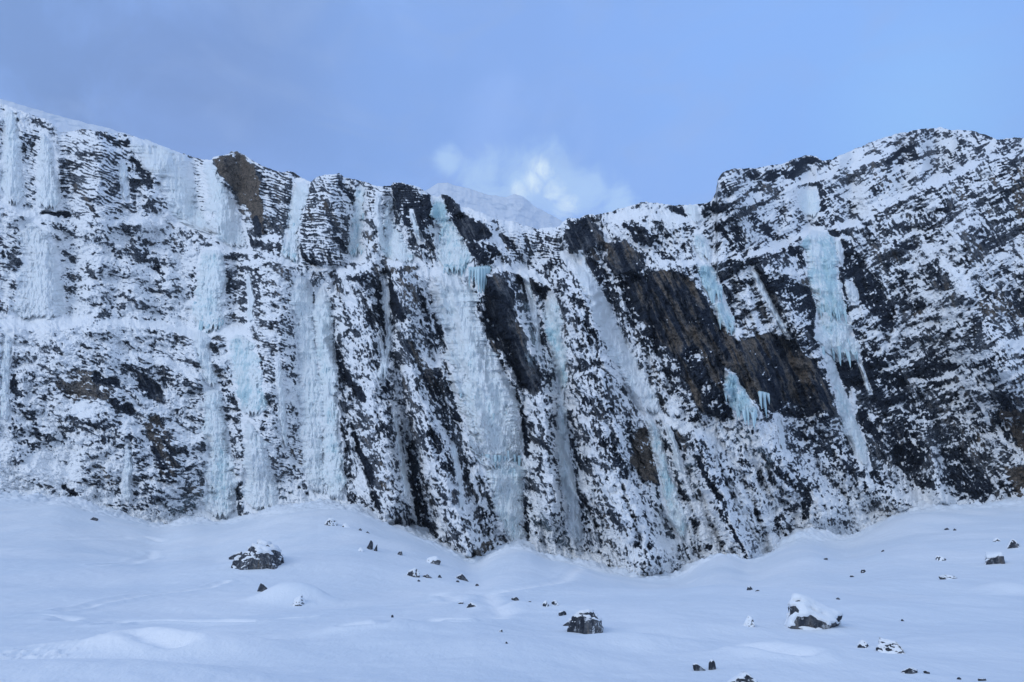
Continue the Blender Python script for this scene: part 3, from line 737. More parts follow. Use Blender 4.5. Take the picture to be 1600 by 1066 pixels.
score = stdz(score * (1 - sw) + bup * sw * 1.5)
def line(deg, sx, wl, seed, w):
    n = fbm(*rot(wx * .5 + PX * .5, wy * .5 + PY * .5, deg, sx, 1.0), wl, 3, 0.55, seed)
    return np.exp(-(n / w) ** 2)
ledge = wl_ * line(12, 3.4, 20, 600, .10) + wm_ * np.maximum(line(70, 4.0, 20, 610, .10), .8 * line(2, 2.6, 22, 620, .08)) \
    + wr_ * np.maximum(line(-29, 4.2, 22, 630, .11), .8 * line(54, 4.0, 20, 640, .09))
crack = wl_ * line(8, 3.0, 26, 605, .07) + wm_ * line(72, 4.5, 18, 615, .09) + wr_ * np.maximum(line(-31, 4.0, 26, 635, .08), line(58, 4.0, 24, 645, .07))
busy = np.clip(0.78 + 0.95 * fbm(PX, PY, 38, 3, 0.6, 650), 0.35, 1.25)
score = score * busy + 1.25 * ledge * (cov < .8) * sstep(.04, .16, cov) * np.clip(1.2 - .3 * busy, 0, 1) - 1.15 * crack * sstep(.12, .4, cov) * (1 - icem)
thr = -norminv(cov)
raw = score - thr
snow = np.clip(0.5 + 0.40 * raw, -0.4, 1.3).astype(np.float32)
snow_m = sstep(0.35, 0.65, snow)
streak = 0.5 + 0.5 * fbm(*rot(wx * .3 + PX * .7, wy * .3 + PY * .7, 64, 8.0, 1.0), 10.0, 5, 0.68, 390) + 0.18 * fbm(*rot(PX, PY, 70, 2, 1.0), 40, 3, .6, 395)
# snow lies with its own thickness; bare rock is cut back
h = h + 0.45 * blur(snow_m, 1)
h = h * 1.0 + relief_f
# water glaze beside the falls
rime = np.clip(0.30 + 0.35 * sstep(1000, 500, PX) + 0.5 * fbm(PX, PY, 50, 3, 0.5, 380) + 0.5 * (cov - 0.4), 0, 1)
rime *= sstep(0.06, 0.25, cov)
glz = np.zeros_like(PX)
for pts, w in (([(330,780),(280,800)],14),([(44,280),(46,320)],7),([(380,560),(395,620)],16),([(830,480),(835,560)],10),([(975,560),(990,600)],10),
               ([(1165,665),(1190,720)],16),([(845,820),(890,860)],16),([(1080,720),(1084,800)],8),([(450,770),(470,790)],14),([(700,470),(705,500)],5),([(0,640),(5,760)],12)):
    s_, k_ = stroke_mask(pts, w, 0.6)
    glz[:, s_] = np.maximum(glz[:, s_], k_)
glz = np.clip(glz * 1.1 + 0.35 * icem, 0, 1)

# ------------------------------------------------------------------ integrate the dip upward from the foot
A_, M_ = ray(PX.astype(np.float64), PY.astype(np.float64))
Y = np.zeros_like(M_)
Y[-1] = curve(YBASE, gx)
dm = M_[:-1] - M_[1:]
ke = np.minimum(kk[:-1], 0.86 / np.maximum(M_[:-1], 0.05))
g = ke * dm / (1 - ke * M_[:-1])
Y[:-1] = Y[-1][None, :] * np.exp(np.cumsum(g[::-1], axis=0)[::-1])
Y = blur(Y, 2)
for _ in range(2): Y = blur_rows(Y.T, 9).T
YF = Y - blur(h, 3)                         # smooth version that the ice hangs on
Y = Y - h
Ybase_col = curve(YBASE, gx)
XW, ZW = A_ * Y, CAMZ + M_ * Y
# rows behind the crest: the top rolls back
top = []
for dy, dz in ((420, -90), (120, -14), (40, -3), (14, -0.6), (4, -0.1)):
    yy = Y[0] + dy
    top.append(np.stack([A_[0] * yy, yy, ZW[0] + dz + 0 * yy], -1))
V = np.concatenate([np.array(top), np.stack([XW, Y, ZW], -1)], 0)
def padt(a, v): return np.concatenate([np.full((5, NC), v, np.float32), a.astype(np.float32)], 0)
me = mesh_np('cliff', V.reshape(-1, 3), grid_quads(NR + 5, NC),
             attrs={'snow': padt(snow, 1.0), 'tone': padt(tone, .2), 'rime': padt(rime, .3), 'glaze': padt(glz, 0), 'streak': padt(streak, .5)})
cliff = link('cliff', me, M_CLIFF)
tag(cliff, 'long snow plastered limestone cliff with dark rock bands and gullies', 'cliff', kind='structure')

def cliffY(px, py):
    """smooth distance of the wall at photo bearings"""
    fx_ = np.clip((px - X0) / (X1 - X0) * (NC - 1), 0, NC - 1.001)
    i = fx_.astype(int); t = fx_ - i
    def at(i):
        c = crest[i]; b = base_n[i] + 32
        r = np.clip((py - c) / (b - c) * (NR - 1), 0, NR - 1.001)
        j = r.astype(int); s = r - j
        return YF[j, i] * (1 - s) + YF[j + 1, i] * s
    return at(i) * (1 - t) + at(i + 1) * t

# ------------------------------------------------------------------ ice falls
rng = random.Random(5)
def icicle_mesh(name, L, r, seed):
    rg = random.Random(seed)
    n, m = 10, 9
    vs = []
    for i in range(n):
        t = i / (n - 1)
        rr = r * (1 - t) ** 0.75 * (1 + 0.12 * math.sin(9 * t + seed)) + 0.01
        ox, oy = 0.10 * r * math.sin(5 * t + seed), 0.08 * r * math.cos(4 * t)
        for j in range(m):
            a = 2 * math.pi * j / m
            q = rr * (1 + 0.18 * math.sin(3 * a + seed))
            vs.append((ox + q * math.cos(a), oy + q * math.sin(a), -L * t))
    fs = [(i * m + j, (i + 1) * m + j, (i + 1) * m + (j + 1) % m, i * m + (j + 1) % m) for i in range(n - 1) for j in range(m)]
    me_ = mesh_np(name, np.array(vs), np.array(fs))
    return me_
for fi, (lab, rows, th, frost, icy) in enumerate(FALLS):
    y0, y1 = rows[0][0], rows[-1][0]
    wmax = max(r[2] - r[1] for r in rows)
    nr = int((y1 - y0) / 0.9) + 2; nc = int(wmax / 0.75) + 6
    t = np.linspace(0, 1, nr)[:, None]; s = np.linspace(-1, 1, nc)[None, :]
    py = y0 + t * (y1 - y0) + 0 * s
    sd = 500 + fi * 3
    # ragged bottom: each run of ice ends at its own height
    run = fbm(s[0] * wmax * 0.5 + fi * 31, s[0] * 0 + 1.3, 7, 3, 0.6, sd)
    ragged = (13 if icy else 7) * (run - 0.3) - (3 if icy else 0) * np.abs(s[0])
    ragged_top = 2.0 * fbm(s[0] * wmax * 0.5 + fi * 17, s[0] * 0 + 5.3, 9, 3, 0.6, sd + 9)
    py = py + t ** 3 * ragged[None, :] + (1 - t) ** 6 * ragged_top[None, :]
    l, r = fall_lr(rows, py)
    grow = (sstep(-.02, 0.12, t) * 0.5 + 0.5) * (1 - 0.35 * sstep(.88, 1, t))
    mid_ = (l + r) / 2; hw = (r - l) / 2 * grow
    ja = 2.6 + 0.20 * wmax
    jl = ja * fbm(py[:, :1], py[:, :1] * 0 + fi, 30, 5, 0.74, sd + 1); jr = ja * fbm(py[:, :1], py[:, :1] * 0 + fi + 9, 30, 5, 0.74, sd + 2)
    px = mid_ + s * hw + np.where(s < 0, jl * -s, jr * s)
    # pillars: vertical flutes that drift and merge
    lx = px + 1.8 * fbm(px, py, 26, 3, 0.5, sd + 3)
    flute = fbm(lx, py * 0.16, 8.0, 4, 0.6, sd + 4, ridged=True)
    blob = fbm(px, py * 0.55, 11, 4, 0.6, sd + 5, billow=True)
    edge = np.sqrt(np.clip(1 - np.abs(s) ** 2.2, 0, 1)) * sstep(0, 0.06, t) * sstep(1.0, 0.97, t) 
    edge = np.where(t < 0.5, np.minimum(edge, sstep(0, .05, t)), edge)
    # steps where the water fell over ledges: bulging brows
    brow = fbm(px * 0.35, py, 34, 2, 0.5, sd + 6, ridged=True)
    off = -0.8 + edge * (th * 1.2 + 1.15 * flute + 0.7 * blob + 1.1 * brow + 0.6)
    # a broken gap here and there shows rock
    gap = sstep(0.62, 0.78, fbm(px, py * 0.5, 22, 3, 0.6, sd + 7)) * (0.2 + 0.8 * np.abs(s))
    off -= 1.9 * gap
    a, m = ray(px, py)
    yc = cliffY(px, py)
    yy = yc - off
    V = np.stack([a * yy, yy, CAMZ + m * yy], -1)
    root_pt = V[nr // 2, nc // 2]
    fr = np.clip(frost + 0.35 * fbm(px, py * .5, 30, 3, .5, sd + 8) + 0.6 * sstep(.12, 0, t) + (0 if icy else .5) * sstep(.9, 1, t) + 0.3 * np.abs(s) ** 4, 0, 1.3)
    # close the sheet at the back so it has real thickness
    yb = yc + 1.5
    Vb = np.stack([a * yb, yb, CAMZ + m * yb], -1)
    N = nr * nc
    q1 = grid_quads(nr, nc); q2 = grid_quads(nr, nc, True) + N
    idx = np.arange(N).reshape(nr, nc)
    loop = np.concatenate([idx[0, :], idx[1:, -1], idx[-1, -2::-1], idx[-2:0:-1, 0]])
    nx = np.roll(loop, -1)
    q3 = np.stack([loop, nx, nx + N, loop + N], -1)
    me = mesh_np('ice_sheet', np.concatenate([V.reshape(-1, 3), Vb.reshape(-1, 3)]) - root_pt, np.concatenate([q1, q2, q3]),
                 attrs={'frost': np.concatenate([fr.ravel(), fr.ravel()]), 'flute': np.tile((flute + .5 * blob + 0 * s).ravel(), 2)})
    if not icy:
        o = link('frozen_waterfall', me, M_ICE); o.location = root_pt
        tag(o, lab, 'frozen waterfall', 'frozen waterfalls on the cliff')
    else:
        e = bpy.data.objects.new('frozen_waterfall', None); COL.objects.link(e); e.location = root_pt
        tag(e, lab, 'frozen waterfall', 'frozen waterfalls on the cliff')
        link('ice_sheet', me, M_ICE, e)
        # icicles along the lower lip and over the brows
        k = 7 if wmax < 40 else 12
        for q in range(k):
            tt = 0.93 if q % 3 else rng.uniform(0.35, 0.9)
            ci = int(np.clip((q + rng.uniform(.2, .8)) / k * nc, 2, nc - 3)); ri = int(tt * (nr - 1))
            p = V[ri, ci]
            L = rng.uniform(2.0, 5.5) * (1.0 if q % 3 else 0.8); rd = L * rng.uniform(0.10, 0.15)
            o = link('icicle', icicle_mesh('icicle', L, rd, fi * 20 + q), M_ICE, e)
            o.location = (p[0] - root_pt[0], p[1] - 0.25 - root_pt[1], p[2] + 0.4 - root_pt[2])
# the free hanging curtain of long icicles right of the central fall
def hang(label, spots, scl=1.0):
    px0, py0 = spots[0][:2]
    yc = float(cliffY(np.array([px0 * 1.0]), np.array([py0 * 1.0]))[0])
    a, m = ray(px0, py0)
    rp = Vector((a * yc, yc, CAMZ + m * yc))
    e = bpy.data.objects.new('icicle_curtain', None); COL.objects.link(e); e.location = rp
    tag(e, label, 'icicles')
    for i, (px_, py_, Lp, wp) in enumerate(spots):
        y_ = float(cliffY(np.array([px_ * 1.0]), np.array([py_ * 1.0]))[0]) - 2.2
        a, m = ray(px_, py_)
        mpp = y_ / F * 1.12
        o = link('icicle', icicle_mesh('icicle', Lp * mpp, wp * mpp * .5, 900 + i), M_ICE, e)
        o.location = Vector((a * y_, y_, CAMZ + m * y_)) - rp
    # frozen lip the icicles grow from
    xs = [s[0] for s in spots]; ys = [s[1] for s in spots]
    n = 30; vs = []
    for i in range(n):
        t = i / (n - 1); px_ = min(xs) - 2 + t * (max(xs) - min(xs) + 4); py_ = np.interp(px_, xs, ys)
        y_ = float(cliffY(np.array([px_ * 1.0]), np.array([py_ * 1.0]))[0])
        a, m = ray(px_, py_)
        for j in range(8):
            an = 2 * math.pi * j / 8
            rr = (0.8 + 0.25 * math.sin(i * 1.7 + j)) * scl
            yy = y_ - 1.2 + 1.4 * scl * math.cos(an)
            vs.append((a * yy - rp.x, yy - rp.y, CAMZ + m * yy + rr * math.sin(an) - rp.z))
    fs = [(i * 8 + j, i * 8 + (j + 1) % 8, (i + 1) * 8 + (j + 1) % 8, (i + 1) * 8 + j) for i in range(n - 1) for j in range(8)]
    link('ice_lip', mesh_np('ice_lip', np.array(vs), np.array(fs)), M_ICE, e)
hang('free hanging curtain of long icicles right of the central frozen waterfall',
     [(734,420,34,5),(739,421,22,5),(744,420,30,5),(748,420,46,6),(752,419,58,7),(756,419,66,7),(760,418,40,6),(764,419,24,5)])
hang('small group of icicles hanging at the right foot of the big brown wall',
     [(1187,613,26,6),(1193,614,38,7),(1200,616,16,5)], .45)

# ------------------------------------------------------------------ snowfield
bxs = np.linspace(-240, 1840, 1500)
bys = curve(BASE, bxs); bY = curve(YBASE, bxs)
bA, bM = ray(bxs, bys)
bZ = CAMZ + bM * bY
sm = np.ones(25) / 25
bZs = np.convolve(np.pad(bZ, 12, mode='edge'), sm, 'valid')
def gauss(x, y, cx, cy, sx, sy, a=0.0):
    c, s = math.cos(a), math.sin(a)
    dx, dy = x - cx, y - cy
    u = (dx * c + dy * s) / sx; v = (-dx * s + dy * c) / sy
    q = u * u + v * v
    return np.exp(-np.where(q > .2, q, q) ** 1.25)
BUMPS = []
TRACKS = []
def ground_z(X, Yq, bumps=True):
    X = np.asarray(X, float); Yq = np.asarray(Yq, float)
    Ys = np.maximum(Yq, 8.0)
    A = np.clip(X / Ys, bA[0], bA[-1])
    yb = np.interp(A, bA, bY); zb = np.interp(A, bA, bZs)
    # close to the viewer the bearing matters less
    A0 = 0.0
    zc = 22.0
    w = sstep(0.1, 0.75, Ys / yb)
    zt = zc + (zb - zc) * w
    t = Ys / yb
    g_ = 0.0 + t ** 1.65
    z = zt * g_
    # apron curls up to meet the rock
    z = z + 0.0
    z += 1.3 * fbm(X, Yq, 55, 3, 0.5, 400) * sstep(15, 70, Yq) + 0.22 * fbm(X, Yq * 0.6, 14, 3, 0.5, 410) * sstep(6, 30, Yq)
    z += 0.07 * fbm(X * .6 + Yq * .25, Yq * 0.9, 2.6, 4, 0.55, 420)
    z += sstep(.86, .98, t) * (1.1 * fbm(X, Yq, 6, 4, .65, 424) + .6 * fbm(X, Yq, 2.6, 3, .6, 429, billow=True) + 1.5 * fbm(X, Yq, 20, 3, .6, 427))
    if bumps:
        for b in BUMPS:
            z += b[6] * gauss(X, Yq, *b[:5], b[5])
    return z
def hit(px, py):
    a, m = ray(px, py)
    ys = np.concatenate([np.linspace(5, 40, 700), np.linspace(40, 260, 2200)])
    gz = ground_z(a * ys, ys)
    f = CAMZ + m * ys - gz
    k = np.where(f < 0)[0]
    y_ = ys[k[0]] if len(k) else 200.0
    return float(a * y_), float(y_), float(ground_z(np.array([a * y_]), np.array([y_]))[0])
def bump_at(px, py, wpx, dpt, hpx, ang=0.0):
    x, y, z = hit(px, py)
    mpp = y / F
    BUMPS.append((x, y, wpx * mpp, dpt, 0.0, ang, hpx * mpp))
def bump(x, y, sx, sy, h_, ang=0.0):
    BUMPS.append((x, y, sx, sy, ang, 0, h_))
def gaussb(X, Y_, b):
    return b[6] * gauss(X, Y_, b[0], b[1], b[2], b[3], b[4])
# fix signature: gauss(x,y,cx,cy,sx,sy,a)
def ground_full(X, Yq):
    z = ground_z(X, Yq, False)
    for b in BUMPS:
        z = z + gaussb(X, Yq, b)
    return z
_gz = ground_z
def ground_z(X, Yq, bumps=True):
    X = np.asarray(X, float); Yq = np.asarray(Yq, float)
    z = _gz(X, Yq, False)
    if bumps:
        for b in BUMPS:
            z = z + gaussb(X, Yq, b)
    return z
# foreground drifts at lower left, mound beside the wedge rock, soft swells right
bump(-8.2, 14.5, 4.6, 2.2, 0.62, .05)
bump(-9.9, 23.0, 3.4, 1.8, 0.60, -.1)
x, y, z = hit(440, 944); bump(x + .5, y + 1.5, 3.1, 2.0, 1.5, -.25)
x, y, z = hit(1250, 935); bump(x, y, 4.0, 6, .5)
x, y, z = hit(1380, 925); bump(x, y, 7.0, 6, .9)
x, y, z = hit(700, 1000); bump(x, y, 4.0, 4, .35)
x, y, z = hit(810, 1020); bump(x, y, 2.0, 2.4, .25)
x, y, z = hit(1575, 925); bump(x, y, 2.2, 3, .9)
x, y, z = hit(1440, 960); bump(x, y, 5, 4, .5)
for a_, b_, s1, h1 in ((560,985,2,.2),(1080,985,2,.25),(1020,1010,1.6,.2),(960,1000,1.6,.2),(1240,1030,1.8,.25),(1340,1040,2,.2),(1530,1010,2.5,.3),(720,940,3,.4),(840,950,2,.3),(1500,940,3,.4),(300,950,3,.2)):
    x, y, z = hit(a_, b_); bump(x, y, s1 * 1.3, s1, h1, .3)

BO = [
 ('black pointed slab jutting out at the left end of the big dark boulder', 368, 874, 24, 12, .3, 71, .1, .3),
 ('small dark lump at the right foot of the big dark boulder', 424, 889, 15, 8, .4, 72, .2, 0),
 ('big dark boulder with a rimed snowy back on the left slope', 396, 887, 74, 42, .52, 1, .5, .22),
 ('dark pointed wedge of rock left of the smooth snow mound', 408, 925, 15, 13, 0, 2, .1, 0),
 ('jagged half buried rock at the right end of the smooth snow mound', 467, 946, 22, 15, .7, 3, .6, .15),
 ('round snow capped stone high on the left slope, nearest the cliff foot', 516, 821, 18, 12, .9, 4, .2, 0),
 ('flat snowed over stone right of the round snow capped stone', 541, 824, 14, 7, .95, 5, .2, 0),
 ('small dark chip of rock in line below the round snow capped stone', 562, 829, 6, 4, .4, 6, .2, 0),
 ('tiny dark stone at the upper end of the stony trail', 574, 833, 6, 3, .3, 7, .2, 0),
 ('upright brown shard of rock on the left middle slope', 577, 858, 9, 14, .3, 8, .2, -.3),
 ('thin grey shard leaning right beside the upright brown shard', 586, 861, 8, 11, .3, 9, .2, .8),
 ('snow covered stone left of the upright brown shard', 563, 861, 10, 6, .95, 10, .2, 0),
 ('small grey stone right of the two shards', 624, 867, 9, 6, .5, 11, .3, 0),
 ('snow covered rubble heap close above the flat black slab', 676, 880, 24, 11, .85, 12, .5, 0),
 ('white topped rock with dark left rim left of the flat black slab', 645, 901, 20, 13, .85, 13, .4, 0),
 ('low dark sliver of rock right of the white topped rock', 667, 903, 17, 5, .4, 14, .2, .3),
 ('small black round stone left of the flat black slab', 687, 903, 6, 5, .1, 15, .1, 0),
 ('tiny dark stone below the white topped rock', 654, 909, 5, 3, .2, 16, .1, 0),
 ('flat black slab near the foot of the central buttress', 721, 906, 22, 9, .45, 17, .1, .1),
 ('small dark stone just under the flat black slab', 715, 910, 5, 3, .1, 18, .1, 0),
 ('small dark stone right below the flat black slab', 745, 916, 6, 4, .2, 19, .1, 0),
 ('black stone alone in the middle of the snowfield', 805, 939, 12, 6, .3, 20, .05, 0),
 ('small half buried grey stone right of the lone black stone', 827, 942, 6, 3, .4, 21, .3, 0),
 ('mottled stone left of two above the oval boulder', 853, 948, 9, 9, .7, 22, .6, 0),
 ('mottled stone right of two above the oval boulder', 868, 946, 11, 8, .7, 23, .5, 0),
 ('grey capped stone touching the upper left of the oval boulder', 879, 962, 12, 7, .6, 24, .3, 0),
 ('large oval boulder with frosted dark face in the centre of the snowfield', 915, 989, 54, 34, .45, 25, .95, .1),
 ('black wedge sticking out left of the large oval boulder', 892, 978, 22, 7, .4, 26, .05, .4),
 ('large snow covered block with dark layered ledges on the right', 1278, 980, 84, 44, .97, 27, .5, .12),
 ('tall thin dark slab at the left end of the large snow covered block', 1240, 972, 9, 26, .15, 28, .1, .2),
 ('small pointed stone below the cliff right of centre', 1173, 922, 9, 6, .4, 29, .2, 0),
 ('tiny flat stone right of the small pointed stone', 1184, 924, 7, 2, .3, 30, .2, 0),
 ('snowy stone with dark stripes left of the large snow covered block', 1170, 978, 16, 14, .85, 31, .5, 0),
 ('black stone with thick snow cap right of the large block', 1351, 1012, 17, 10, .75, 32, .05, 0),
 ('pale split block with a snow roof near the lower right', 1394, 1021, 34, 19, .85, 33, .3, .2),
 ('small dark stone at the left side of the pale split block', 1375, 1017, 8, 6, .5, 34, .1, 0),
 ('low mottled stone near the bottom right of centre', 1092, 1048, 18, 9, .55, 35, .5, .4),
 ('upright brown stone with white left side near the bottom edge', 1113, 1046, 11, 14, .5, 36, .3, -.2),
 ('mottled black rock cut by the bottom edge of the photo', 1168, 1072, 54, 18, .6, 37, .6, .1),
 ('thin dark stone low on the right near the bottom edge', 1424, 1053, 22, 8, .6, 38, .2, .3),
 ('small dark stone right of the thin dark stone', 1449, 1053, 8, 4, .4, 39, .1, 0),
 ('small dark stone alone high on the right slope below the cliff', 1350, 895, 9, 5, .3, 40, .1, 0),
 ('tiny grey stone left of the lone dark stone high on the right', 1332, 902, 6, 3, .5, 41, .3, 0),
 ('tiny dark stone just below the cliff foot on the right', 1290, 875, 7, 3, .2, 42, .1, 0),
 ('long low black stone under a snow hood at the right', 1482, 905, 23, 6, .6, 43, .05, 0),
 ('square block with black layered front near the right edge', 1558, 881, 24, 17, .7, 44, .25, 0),
 ('snow capped pair of stones above right of the square block', 1586, 856, 14, 11, .85, 45, .4, 0),
 ('grey stone above the square block near the right edge', 1560, 846, 10, 5, .7, 46, .3, 0),
 ('small stone half drifted over left of the square block', 1472, 876, 12, 7, .75, 47, .3, 0),
 ('left stone of the tiny row high on the right slope', 1481, 828, 6, 3, .2, 48, .1, 0),
 ('right stone of the tiny row high on the right slope', 1493, 829, 5, 3, .2, 49, .1, 0),
 ('tiny dark stone on the upper right slope between cliff and lone dark stone', 1380, 862, 5, 3, .3, 50, .1, 0),
 ('speck of rock right above the large snow covered block', 1310, 937, 5, 3, .2, 51, .1, 0),
 ('speck of rock far right of the large snow covered block', 1411, 971, 4, 3, .2, 52, .1, 0),
 ('small dark stone in the bottom right corner area', 1500, 1062, 6, 3, .2, 53, .1, 0),
 ('flat dark stone nearest the bottom right corner', 1536, 1064, 12, 3, .4, 54, .1, 0),
 ('thin dark sliver on the snow below the left end of the cliff', 146, 813, 11, 4, .2, 55, .1, .6),
 ('dark stone peeping from a small drift in the lower middle', 782, 988, 8, 4, .6, 56, .1, 0),
 ('tiny dark stone left of the lower middle, above the faint trail', 613, 965, 4, 4, .1, 57, .1, 0),
 ('tiny dark stone right of the faint trail in the lower middle', 792, 1006, 4, 3, .1, 58, .1, 0),
 ('snow buried boulder with only a grey rim showing in the centre left', 740, 950, 22, 8, .97, 59, .2, 0),
 ('grey stone peeping out beside the snow buried boulder', 720, 944, 8, 4, .6, 60, .1, 0),
]
for lab_, px_, py_, w_, h_, cv_, sd_, rm_, ln_ in BO:
    if w_ >= 9:
        x, y, z = hit(px_, py_); q_ = w_ * y / F
        bump(x + .15 * q_, y + .35 * q_, .85 * q_, .6 * q_, .22 * h_ * y / F)
        bump(x, y - .55 * q_, .6 * q_, .3 * q_, .07 * h_ * y / F)

def polyline_world(pts):
    return [hit(*p)[:2] for p in pts]
TRK = [([(88,956),(150,944),(230,930),(290,923),(330,918),(352,909)],.22,.5),([(160,978),(190,973),(260,972),(400,974),(440,970),(480,968)],.22,.55),
       ([(540,979),(600,974),(680,971),(720,970)],.2,.4),([(765,968),(785,960),(768,945),(766,930),(800,922),(850,915),(878,908),(905,888)],.35,.4),
       ([(60,962),(110,966),(95,972)],.3,.45),([(200,990),(270,1006)],.25,.3),([(150,884),(210,880),(240,862)],.3,.25),([(225,838),(250,846)],.35,.4),
       ([(90,842),(200,840)],.35,.2),([(1170,1010),(1260,1022)],.2,.25),([(680,930),(710,940)],.4,.3)]
TRW = [(polyline_world(p), w, s) for p, w, s in TRK]

nA, nY = 1100, 900
aa = np.linspace(-1.05, 1.05, nA)
t = np.linspace(0, 1, nY)
ys = np.concatenate([[-400, -200, -80, -30, -8, 0], 3 + (250 - 3) * t ** 1.9, [280, 340]])
AA, YY = np.meshgrid(aa, ys)
XX = AA * np.sqrt(YY ** 2 + 12 ** 2) * np.where(YY < 3, 1 + (3 - YY) / 60, 1)
ZZ = ground_z(XX, YY)
ZZ = np.where(YY > 251, ground_z(XX, np.full_like(YY, 250)) + 0.3 * (YY - 250), ZZ)
track = np.zeros_like(ZZ)
for pts, w, s in [(a_, b_ * 1.15, min(1, c_ * 1.7)) for a_, b_, c_ in TRW]:
    dd = seg_dist(XX + 0.25 * fbm(XX, YY, 3, 2, .5, 430), YY + 0.25 * fbm(XX, YY, 3, 2, .5, 431), pts)
    dist_w = w * (1 + YY / 90)
    m_ = np.exp(-(dd / dist_w) ** 2)
    track = np.maximum(track, s * m_)
    ZZ += 0.10 * np.exp(-((dd - 1.6 * dist_w) / dist_w) ** 2) - 0.12 * m_
# wind crust patches
cr = sstep(0.35, 0.75, fbm(XX, YY * .5, 9, 4, .6, 440)) * sstep(0.2, .6, fbm(XX, YY, 40, 2, .5, 445))
track = np.maximum(track, 0.35 * cr)
pp0 = gauss(XX, YY, -9.9, 23.0, 3.2, 1.8, -.1); track = np.maximum(track, .55 * sstep(.25, .8, pp0))
x, y, z = hit(20, 1028)
pp = gauss(XX, YY, x, y, 2.6, 2.6) * sstep(-.1, .5, fbm(XX, YY, .7, 4, .65, 450))
track = np.maximum(track, .8 * pp); ZZ += 0.08 * pp
gme = mesh_np('snowfield', np.stack([XX, YY, ZZ], -1).reshape(-1, 3), grid_quads(len(ys), nA, True), attrs={'track': track})
sf = link('snowfield', gme, M_SNOW)
tag(sf, 'smooth bluish snowfield rising to the foot of the cliff', 'snow', kind='structure')

# ------------------------------------------------------------------ boulders
import bmesh
def boulder(label, px, py, wp, hp, cover, seed, squash=1.0, rime=0.3, lean=0.0, yaw=None, cuts=9, name='boulder', cat='boulder', dz=0.0):
    """px, py: middle of the foot; wp, hp: seen width and height in photo pixels"""
    rg = random.Random(seed)
    x, y, z = hit(px, py)
    mpp = math.sqrt(x * x + y * y + (z - CAMZ) ** 2) / F * 1.02
    w, h_ = wp * mpp, hp * mpp
    sub = 5 if wp > 30 else (4 if wp > 12 else 3)
    bm = bmesh.new()
    bmesh.ops.create_icosphere(bm, subdivisions=sub, radius=1.0)
    planes = []
    if seed in (1, 25, 26, 4): cuts = 3
    for i in range(cuts):
        v = Vector((rg.uniform(-1, 1), rg.uniform(-1, .6), rg.uniform(-.4, .9))).normalized()
        planes.append((v, rg.uniform(*((0.62, 0.92) if seed in (1, 26, 25, 4) else (0.35, 0.8)))))
    co = np.array([v.co[:] for v in bm.verts])
    for v, dd in planes:
        vn = np.array(v[:])
        pr = co @ vn
        ex = np.maximum(pr - dd, 0)
        co = co - ex[:, None] * vn[None, :] * 0.93
    nn = 0.10 * fbm(co[:, 0] * 1 + seed, co[:, 1] + co[:, 2] * 1.3, 0.9, 4, .6, seed % 40, ridged=True)
    nn += 0.05 * fbm(co[:, 0] + co[:, 2], co[:, 2] * 2.2 + seed, 0.35, 4, .6, seed % 40 + 3)
    # bedding steps
    bz = co[:, 2] * math.cos(lean) + co[:, 0] * math.sin(lean)
    nn += 0.045 * (np.abs(((bz * 3.3) % 1) - 0.5) * 2 - .5)
    co = co * (1 + nn[:, None])
    mn, mx = co.min(0), co.max(0)
    co = (co - (mn + mx) / 2) / (mx - mn)
    ca, sa = math.cos(lean), math.sin(lean)
    yw = yaw if yaw is not None else 0.0
    dep = min(w, h_ * 1.6) * squash
    co = co * np.array([w, dep, h_ * 1.75])
    if lean:
        xx = co[:, 0] * ca + co[:, 2] * sa * (w / (h_ * 1.5)) * .5; co[:, 2] = co[:, 2] - co[:, 0] * sa * .45; co[:, 0] = xx
        co[:, 0] *= w / (co[:, 0].max() - co[:, 0].min())
    co[:, 2] += h_ * 0.25 + 0
    for v, c in zip(bm.verts, co): v.co = c
    bm.normal_update()
    nor = np.array([v.normal[:] for v in bm.verts])
    fs = np.array([[v.index for v in f.verts] for f in bm.faces])
    bm.free()
    e = bpy.data.objects.new(name, None); COL.objects.link(e)
    e.location = (x, y + dep * .25, z + (dz - 0.26 * hp) * mpp)
    if yaw: e.rotation_euler = (0, 0, yaw)
    tag(e, label, cat, 'boulders lying in the snow')
    me_ = mesh_np('rock', co, fs, smooth=wp < 12, attrs={'rime': np.full(len(co), rime)})
    link('rock', me_, M_BOULDER, e)
    if cover > 0:
        nz2 = nor[:, 2] + 0.45 * fbm(co[:, 0] / w * 3 + seed, co[:, 2] / h_ * 3 + co[:, 1] / w, 0.5, 4, .6, seed % 30 + 5)
        # snow from wind side (left-top) hangs further down
        th_ = 1.0 - cover
        k = sstep(th_ - .12, th_ + .35, nz2)
        th2 = min(w, h_) * .08
        c2 = co + nor * (-0.05 * w + (th2 + .05 * w) * k)[:, None] 
        keep = k[fs].max(1) > 0.01
        fk = fs[keep]
        lab_ = np.arange(len(c2))
        for _ in range(400):
            mnl = lab_[fk].min(1); new = lab_.copy()
            np.minimum.at(new, fk.ravel(), np.repeat(mnl, 3))
            if (new == lab_).all(): break
            lab_ = new
        cnt = np.bincount(lab_[fk[:, 0]]); fk = fk[lab_[fk[:, 0]] == cnt.argmax()]
        used = np.unique(fk); rm_ = np.zeros(len(c2), int); rm_[used] = np.arange(len(used)); c2 = c2[used]; fk = rm_[fk]
        me2 = mesh_np('snow_cap', c2, fk, attrs={'track': np.full(len(c2), .3)})
        link('snow_cap', me2, M_SNOW, e)
    return e
for lab, px, py, w, h_, cv, sd, rm, ln in BO:
    boulder(lab, px, py, w, h_, cv, sd, 1.0, rm, ln)

